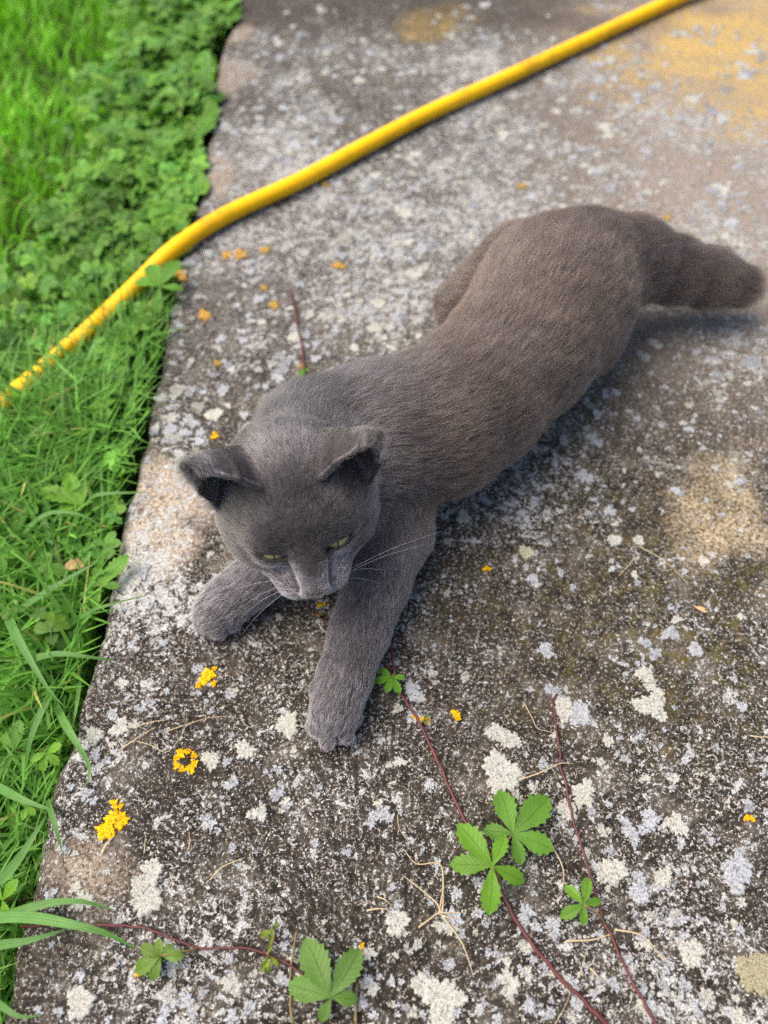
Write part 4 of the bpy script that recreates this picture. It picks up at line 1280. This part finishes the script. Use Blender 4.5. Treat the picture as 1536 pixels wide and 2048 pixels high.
def rosette(cx, cy, r, seed, lobes=11, th=0.0010, ratio=1.0, rot=0.0, hole=0.0, z0=None, rag=1.0, na=56):
    """A crusty lobed disc lying on the stone at (cx, cy)."""
    rg = np.random.default_rng(seed)
    a = np.arange(na) / na * 6.2832
    ph = rg.uniform(0, 6.28, 8)
    R = 0.94 + rag * (0.24 * (np.abs(np.sin(lobes * a / 2 + ph[0] + 0.5 * np.sin(3 * a + ph[5]))) - 0.6) + 0.09 * np.sin(2 * a + ph[1]) + 0.10 * np.sin(3 * a + ph[2]) + 0.05 * np.sin((lobes * 2 + 3) * a + ph[3]) + 0.07 * np.sin(5 * a + ph[4])) + rg.normal(0, 0.035 * rag, na)
    rings = ((1.0, 0.05), (0.93, 0.8), (0.78, 1.0), (0.55, 0.85), (0.28, 0.75))
    z0 = slab_z(cx, cy) if z0 is None else z0
    v = []
    for k, (rr, hh) in enumerate(rings):
        rad_ = r * (rr * (R if k < 3 else (1 + (R - 1) * 0.5)))
        x = np.cos(a) * rad_; y = np.sin(a) * rad_ * ratio
        X = cx + x * math.cos(rot) - y * math.sin(rot); Y = cy + x * math.sin(rot) + y * math.cos(rot)
        hz = th * hh * (1 + rg.normal(0, 0.22, na)) if k else np.full(na, -0.0016)
        if hole and k >= 3: hz = hz * (1 - hole)
        v.append(np.stack([X, Y, z0 + 0.0004 + hz], -1))
    v.append(np.array([[cx, cy, z0 + 0.0004 + th * (0.7 - hole)]]))
    f = []
    for k in range(len(rings) - 1):
        for i in range(na):
            j = (i + 1) % na
            f.append((k * na + i, k * na + j, (k + 1) * na + j, (k + 1) * na + i))
    o = (len(rings) - 1) * na
    for i in range(na):
        f.append((o + i, o + (i + 1) % na, len(rings) * na))
    return np.vstack(v), f

def lichen_thing(px, py, rpx, label, mat, seed, tint=(1, 1, 1), group=None, pieces=None, name='lichen', **kw):
    bt = Batch()
    for (dx, dy, k) in (pieces or ((0, 0, 1),)):
        q = P(px + dx, py + dy)
        r = rpx * k * depth(q) / F_PX
        v, f = rosette(q[0], q[1], r, seed + int(abs(dx) * 7 + abs(dy)), **kw)
        bt.add(v, f, (*tint, 1))
    o = bt.build(name, mat)
    return tag(o, label, 'lichen', group)

GW = 'pale crusty lichens on the slab'
WH = [
 (1003, 1545, 41, 'largest round cream lichen with a dark centre above the overlapping leaves', MAT_WHITE, dict(hole=0.35, lobes=13)),
 (1228, 1742, 28, 'round cream lichen with lobed rim right of the small leaf', MAT_WHITE, dict(lobes=12)),
 (795, 1845, 26, 'round cream lichen left of the dry twig cluster', MAT_WHITE, dict()),
 (160, 2005, 31, 'cream lichen in the bottom left corner of the slab', MAT_WHITE, dict()),
 (880, 1990, 36, 'big clumped cream lichen at the bottom edge of the slab', MAT_WHITE, dict(pieces=((0, 0, 1), (-38, -20, 0.6), (40, 8, 0.45), (5, 42, 0.8)))),
 (1290, 1350, 21, 'small bright white lichen well right of the front paw', MAT_WHITE, dict(ratio=0.85)),
 (1305, 1410, 24, 'white lichen of merged lobes below the small bright white one', MAT_WHITE, dict(pieces=((0, 0, 1), (-22, 2, 0.75), (14, 18, 0.7), (12, -18, 0.7)))),
 (1128, 1415, 22, 'pale cream lichen touching the top of the thin red stem', MAT_WHITE, dict(ratio=1.3)),
 (1160, 1428, 26, 'blue-grey lichen pressed against a pale cream one', MAT_GREY, dict()),
 (576, 1450, 26, 'ragged cream lichen just left of the front paw', MAT_WHITE, dict(rag=1.3)),
 (422, 1520, 20, 'small white lichen right of the ring-shaped golden one', MAT_WHITE, dict(rag=1.3)),
 (1170, 1585, 26, 'ragged cream lichen right of the thin red stem', MAT_WHITE, dict(rag=1.5)),
 (1385, 1906, 27, 'round cream lichen near the lower right corner', MAT_WHITE, dict(lobes=10)),
 (490, 1500, 21, 'pale grey-white lichen between the golden ring and the paw', MAT_WHITE, dict(rag=1.4)),
 (1478, 1738, 30, 'double blue-grey lichen by the right border', MAT_GREY, dict(pieces=((0, 0, 1), (-8, 28, 0.75)))),
 (1515, 1945, 42, 'dull sandy yellow lichen at the right border', MAT_WHITE, dict(tint=(0.72, 0.66, 0.48))),
 (292, 1782, 33, 'tall cream lichen pair below the elongated golden lichen', MAT_WHITE, dict(pieces=((0, 14, 1), (12, -38, 0.75), (-14, -10, 0.55)), ratio=1.1)),
 (240, 1455, 20, 'cream lichen near the slab edge left of the dry fibres', MAT_WHITE, dict(rag=1.4)),
 (190, 1470, 19, 'grey cream lichen closest to the hooked grass blade', MAT_WHITE, dict(tint=(0.85, 0.87, 0.85))),
 (1012, 1478, 25, 'white and grey lichen above the largest round cream one', MAT_WHITE, dict(pieces=((0, 0, 0.8), (-18, -12, 0.8), (18, 4, 0.6)), rag=1.3)),
 (1330, 1752, 18, 'bright white ragged lichen right of the round lobed one', MAT_WHITE, dict(rag=1.4)),
 (1280, 1785, 21, 'grey rosette lichen below the round lobed cream one', MAT_GREY, dict()),
 (1135, 1620, 20, 'cream lichen crossed by the thin red stem', MAT_WHITE, dict(ratio=1.2)),
 (1392, 1299, 16, 'grey rosette lichen standing alone on the brown stone', MAT_GREY, dict()),
 (1053, 1105, 16, 'yellowish white lichen near the cat\'s elbow', MAT_WHITE, dict(tint=(1, 1, 0.8))),
 (1230, 1080, 15, 'white lichen, left of two level ones on the brown stone', MAT_WHITE, dict()),
 (1278, 1081, 12, 'white lichen at the top of the dry needle', MAT_WHITE, dict()),
 (830, 547, 19, 'blurred cream lichen left of the cat\'s haunch', MAT_WHITE, dict()),
 (757, 607, 16, 'blurred white lichen below left of the cream one by the haunch', MAT_WHITE, dict()),
 (750, 656, 17, 'blurred cream lichen nearest the cat\'s shoulder blades', MAT_WHITE, dict(ratio=0.8)),
]
for i, (px, py, r, lab, mt, kw) in enumerate(WH):
    lichen_thing(px, py, r, lab, mt, 100 + i * 13, group=GW, **kw)
GG = 'golden lichens on the slab'
GO = [
 (413, 1352, 13, 'golden lichen of two broken tufts left of the front paw', ((-8, 8, 1), (6, -6, 0.9), (14, 14, 0.5), (-16, 18, 0.5), (16, -14, 0.4))),
 (371, 1520, 12, 'golden ring-shaped lichen with a grey middle', ((-17, -5, 0.6), (-9, -15, 0.85), (6, -18, 0.6), (17, -9, 0.7), (18, 6, 0.6), (9, 16, 0.85), (-6, 19, 0.6), (-17, 10, 0.8))),
 (225, 1640, 19, 'largest golden lichen, elongated, near the slab edge', ((-14, 18, 0.95), (2, 2, 0.9), (14, -10, 0.7), (8, -28, 0.65), (22, 0, 0.5), (-20, 30, 0.6), (-4, 26, 0.6))),
 (640, 1211, 6, 'tiny golden lichen just under the cat\'s nose', ((0, 0, 1), (9, -4, 0.6))),
 (843, 1437, 8, 'small golden lichen under the red stem', ((-12, -2, 0.8), (0, 2, 0.9), (12, 4, 0.8))),
 (912, 1428, 8, 'small golden lichen right of the red stem', ((0, 0, 1), (4, 11, 0.7))),
 (975, 1137, 7, 'golden speck of lichen right of the cat\'s whiskers', ((0, 0, 1), (-7, 3, 0.6))),
 (1497, 1635, 8, 'small orange lichen at the right border', ((0, 0, 0.9), (9, 3, 0.6), (-6, 3, 0.5))),
 (723, 1893, 7, 'small golden lichen beside the tip of the pale veined leaf', ((0, 0, 0.9), (1, 10, 0.6))),
 (275, 1948, 9, 'small golden lichen under the crumpled leaf', ((0, 0, 1), (9, -2, 0.6))),
 (430, 871, 7, 'golden speck of lichen behind the cat\'s left-hand ear', ((0, 0, 1),)),
 (408, 628, 12, 'blurred orange lichen on the slab beyond the cat\'s ear', ((0, 0, 1), (6, 4, 0.7))),
 (680, 531, 13, 'blurred orange lichen between the hose and the cat\'s back', ((0, 0, 0.8), (-8, 2, 0.7))),
 (364, 553, 13, 'blurred orange lichen on the slab edge by the hose', ((0, 0, 1),)),
 (470, 512, 13, 'blurred pair of orange lichens below the hose bend', ((-14, 0, 1), (12, -2, 0.9))),
]
for i, (px, py, r, lab, pc) in enumerate(GO):
    jr = random.Random(i)
    pc = tuple((dx + r * pk * (0.42 * math.cos(a_ + dx) + jr.uniform(-.3, .3) * (0.2 if i == 1 else 1)), dy + r * pk * (0.42 * math.sin(a_ + dx) + jr.uniform(-.3, .3) * (0.2 if i == 1 else 1)), pk * jr.uniform(0.4, 0.78)) for dx, dy, pk in pc for a_ in (0.3, 2.3, 4.5))
    lichen_thing(px, py, r, lab, MAT_GOLD, 900 + i * 17, group=GG, tint=(1, 1, 1) if i < 11 else (0.58, 0.60, 6.0), pieces=pc, rag=2.0, th=0.0007, lobes=9)
# specks too many to count
rg = np.random.default_rng(77)
bt = Batch()
for (px, py, r) in ((530, 500, 10), (527, 575, 7), (548, 610, 11), (435, 727, 8), (650, 368, 8), (605, 730, 8), (1335, 435, 7), (1385, 481, 11), (1045, 372, 8)):
    q = P(px, py)
    v, f = rosette(q[0], q[1], r * depth(q) / F_PX, int(px), rag=1.5)
    bt.add(v, f, (0.48, 0.55, 6.0, 1))
tag(bt.build('orange_lichen', MAT_GOLD), 'scattered tiny orange lichen flecks on the far part of the slab', 'lichen', kind='stuff')
bw, bg_ = Batch(), Batch()
n_ = 0
while n_ < 800:
    px = rg.uniform(60, 1500); py = 2040 - 1900 * rg.random() ** 1.15
    q = P(px, py)
    if q[0] < EDGE_X + 0.012: continue
    cl = vnoise(np.array([[q[0], q[1]]]), 22, 14)[0]
    if rg.random() > np.clip((cl - 0.30) * 2.2, 0.08, 1): continue
    r = float(np.clip(rg.lognormal(math.log(0.0022), 0.45), 0.0012, 0.0065))
    sd = int(rg.integers(1e6))
    nb = 1 + int(rg.random() < 0.45) + int(rg.random() < 0.25)
    cream = rg.random() < 0.35
    k = rg.uniform(0.85, 1.1)
    for j in range(nb):
        x = q[0] + (rg.normal(0, r) if j else 0); y = q[1] + (rg.normal(0, r) if j else 0)
        v, f = rosette(x, y, r * (1 if j == 0 else rg.uniform(0.4, 0.8)), sd + j, lobes=int(rg.integers(6, 12)), th=0.0005, ratio=rg.uniform(0.7, 1.0), rot=rg.uniform(0, 3), rag=1.7)
        (bw if cream else bg_).add(v, f, (k, k, k, 1))
    n_ += 1
n_ = 0
while n_ < 1500:
    px = rg.uniform(300, 1536); py = rg.uniform(5, 900)
    if px > 1000 and py > 620 and rg.random() < 0.6: continue
    q = P(px, py)
    if q[0] < EDGE_X + 0.014 or rg.random() > (q[1] / 1.15) ** 0.8: continue
    cl = vnoise(np.array([[q[0], q[1]]]), 13, 19)[0]
    if rg.random() > np.clip((cl - 0.22) * 2.0, 0.06, 1) or (py < 60 and rg.random() < 0.75): continue
    r = float(np.clip(rg.lognormal(math.log(0.0034), 0.42), 0.0016, 0.009))
    cream = rg.random() < 0.45
    k = rg.uniform(0.62, 1.1)
    v, f = rosette(q[0], q[1], r, int(rg.integers(1e6)), lobes=int(rg.integers(6, 11)), th=0.0006, ratio=rg.uniform(0.65, 1.0), rot=rg.uniform(0, 3), rag=1.6, na=22)
    (bw if cream else bg_).add(v, f, (k, k, k, 1))
    n_ += 1
tag(bw.build('white_lichen', MAT_WHITE), 'countless small white lichen crusts spread over the slab', 'lichen', kind='stuff')
tag(bg_.build('grey_lichen', MAT_GREY), 'countless small grey lichen crusts spread over the slab', 'lichen', kind='stuff')

# ---- dry straws
def straw(pls, r, label, name='straw', cat_='straw', mat=None):
    root = None
    bt = Batch()
    for pl_ in pls:
        q = np.array([P(p[0], p[1], p[2] if len(p) > 2 else 0.0016) for p in pl_])
        q[:, 2] += np.sin(np.linspace(0, 3.14, len(q))) * 0.0015
        n = max(8, 5 * len(q))
        v, f = tube_np(spline(q, n), np.linspace(r, r * 0.45, n), 6, flat=0.6)
        bt.add(v, f)
    return tag(bt.build(name, mat or MAT_STRAW), label, cat_, 'dry straws and twigs on the slab')
straw([[(884, 1831), (873, 1807), (840, 1778), (807, 1752)], [(884, 1831), (886, 1787), (880, 1730), (833, 1728), (807, 1698)], [(884, 1831), (920, 1880), (935, 1915), (946, 1950)], [(837, 1855), (860, 1838), (878, 1827), (922, 1825)], [(878, 1827), (884, 1790), (890, 1770)], [(884, 1831), (905, 1838), (912, 1846)]], 0.00055, 'branched dry twig lying on the slab left of the overlapping leaves', 'dry_twig', 'twig')
for pts, r, lab in [
 ([(734, 1821), (755, 1818), (781, 1819)], 0.0007, 'stubby straw piece left of the branched twig'),
 ([(754, 1793), (770, 1800), (783, 1811)], 0.0006, 'short straw chip above the round cream lichen'),
 ([(1041, 1559), (1083, 1545), (1120, 1528), (1146, 1528)], 0.0006, 'pale straw crossing the thin red stem beside the dark-centred lichen'),
 ([(1049, 1407), (1065, 1440), (1075, 1458), (1108, 1466)], 0.0005, 'bent straw left of the tip of the thin red stem'),
 ([(795, 1629), (799, 1658), (821, 1686), (839, 1666)], 0.0003, 'hair-thin hooked straw left of the red stem'),
 ([(1108, 1698), (1124, 1734), (1128, 1767)], 0.0006, 'straw hanging below the rear overlapping leaf'),
 ([(1229, 1859), (1281, 1871), (1317, 1908), (1330, 1925)], 0.0007, 'longest straw right of the thin red stem'),
 ([(1132, 1882), (1184, 1880), (1225, 1867)], 0.0007, 'straw lying left of the thin red stem below its leaf'),
 ([(1158, 1952), (1166, 1925), (1174, 1896)], 0.0004, 'upright brown needle between the two red stems'),
 ([(1180, 1936), (1192, 1950), (1202, 1966)], 0.0008, 'thick short straw right of the upright needle'),
 ([(1279, 1093), (1325, 1121), (1352, 1145), (1379, 1172)], 0.0005, 'straight dry needle on the brown stone right of the cat'),
 ([(1270, 1114), (1256, 1133), (1237, 1152)], 0.0005, 'short curved straw left of the dry needle'),
 ([(269, 1456), (300, 1446), (339, 1439)], 0.0005, 'pale straw above the looped fibre'),
 ([(241, 1499), (275, 1478), (312, 1453)], 0.0006, 'slanting straw nearest the slab edge'),
 ([(273, 1482), (305, 1492), (335, 1505), (366, 1468), (374, 1433)], 0.0004, 'looped dry fibre above the ring-shaped lichen'),
 ([(335, 1462), (375, 1450), (417, 1437), (455, 1432)], 0.0004, 'fine fibre running right towards the paw'),
 ([(204, 1706), (214, 1690), (226, 1674)], 0.0013, 'flat pale husk below the largest golden lichen'),
 ([(288, 1707), (292, 1665)], 0.0004, 'short pale straw above the tall cream lichen'),
 ([(374, 1702), (380, 1690), (378, 1663)], 0.0004, 'forked reddish straw right of the tall cream lichen'),
 ([(340, 1745), (345, 1765), (335, 1775)], 0.0004, 'crooked straw beside the tall cream lichen'),
 ([(1500, 1471), (1515, 1475), (1545, 1474)], 0.0007, 'pale straw entering at the right border'),
 ([(420, 1760), (445, 1735), (490, 1715)], 0.0006, 'bent straw between the pink stem and the golden ring'),
 ([(1110, 2050), (1135, 2000), (1140, 1975)], 0.0003, 'thin straw by the bottom border'),
]:
    straw([pts], r * 0.78, lab)
o = None
C = P(1398, 1218, 0.002)
v, f, uv = leaflet(C + np.array((-0.003, 0.002, 0)), C + np.array((0.004, -0.003, 0.001)), 0.004, 3, fold=0.5, seed=4)
tag(mesh_np('leaf_scrap', v, f, MAT_DRY, uv=uv, colattr=None), 'tiny orange brown leaf scrap on the brown stone', 'leaf')

# plants hang from an Empty where they are rooted
for o in [x for x in sc.objects if x.type == 'EMPTY' and x.parent is None]:
    c0 = o.children[0]
    b = Vector(c0.data.vertices[0].co)
    o.location = b
    for ch in o.children:
        ch.location = ch.location - b
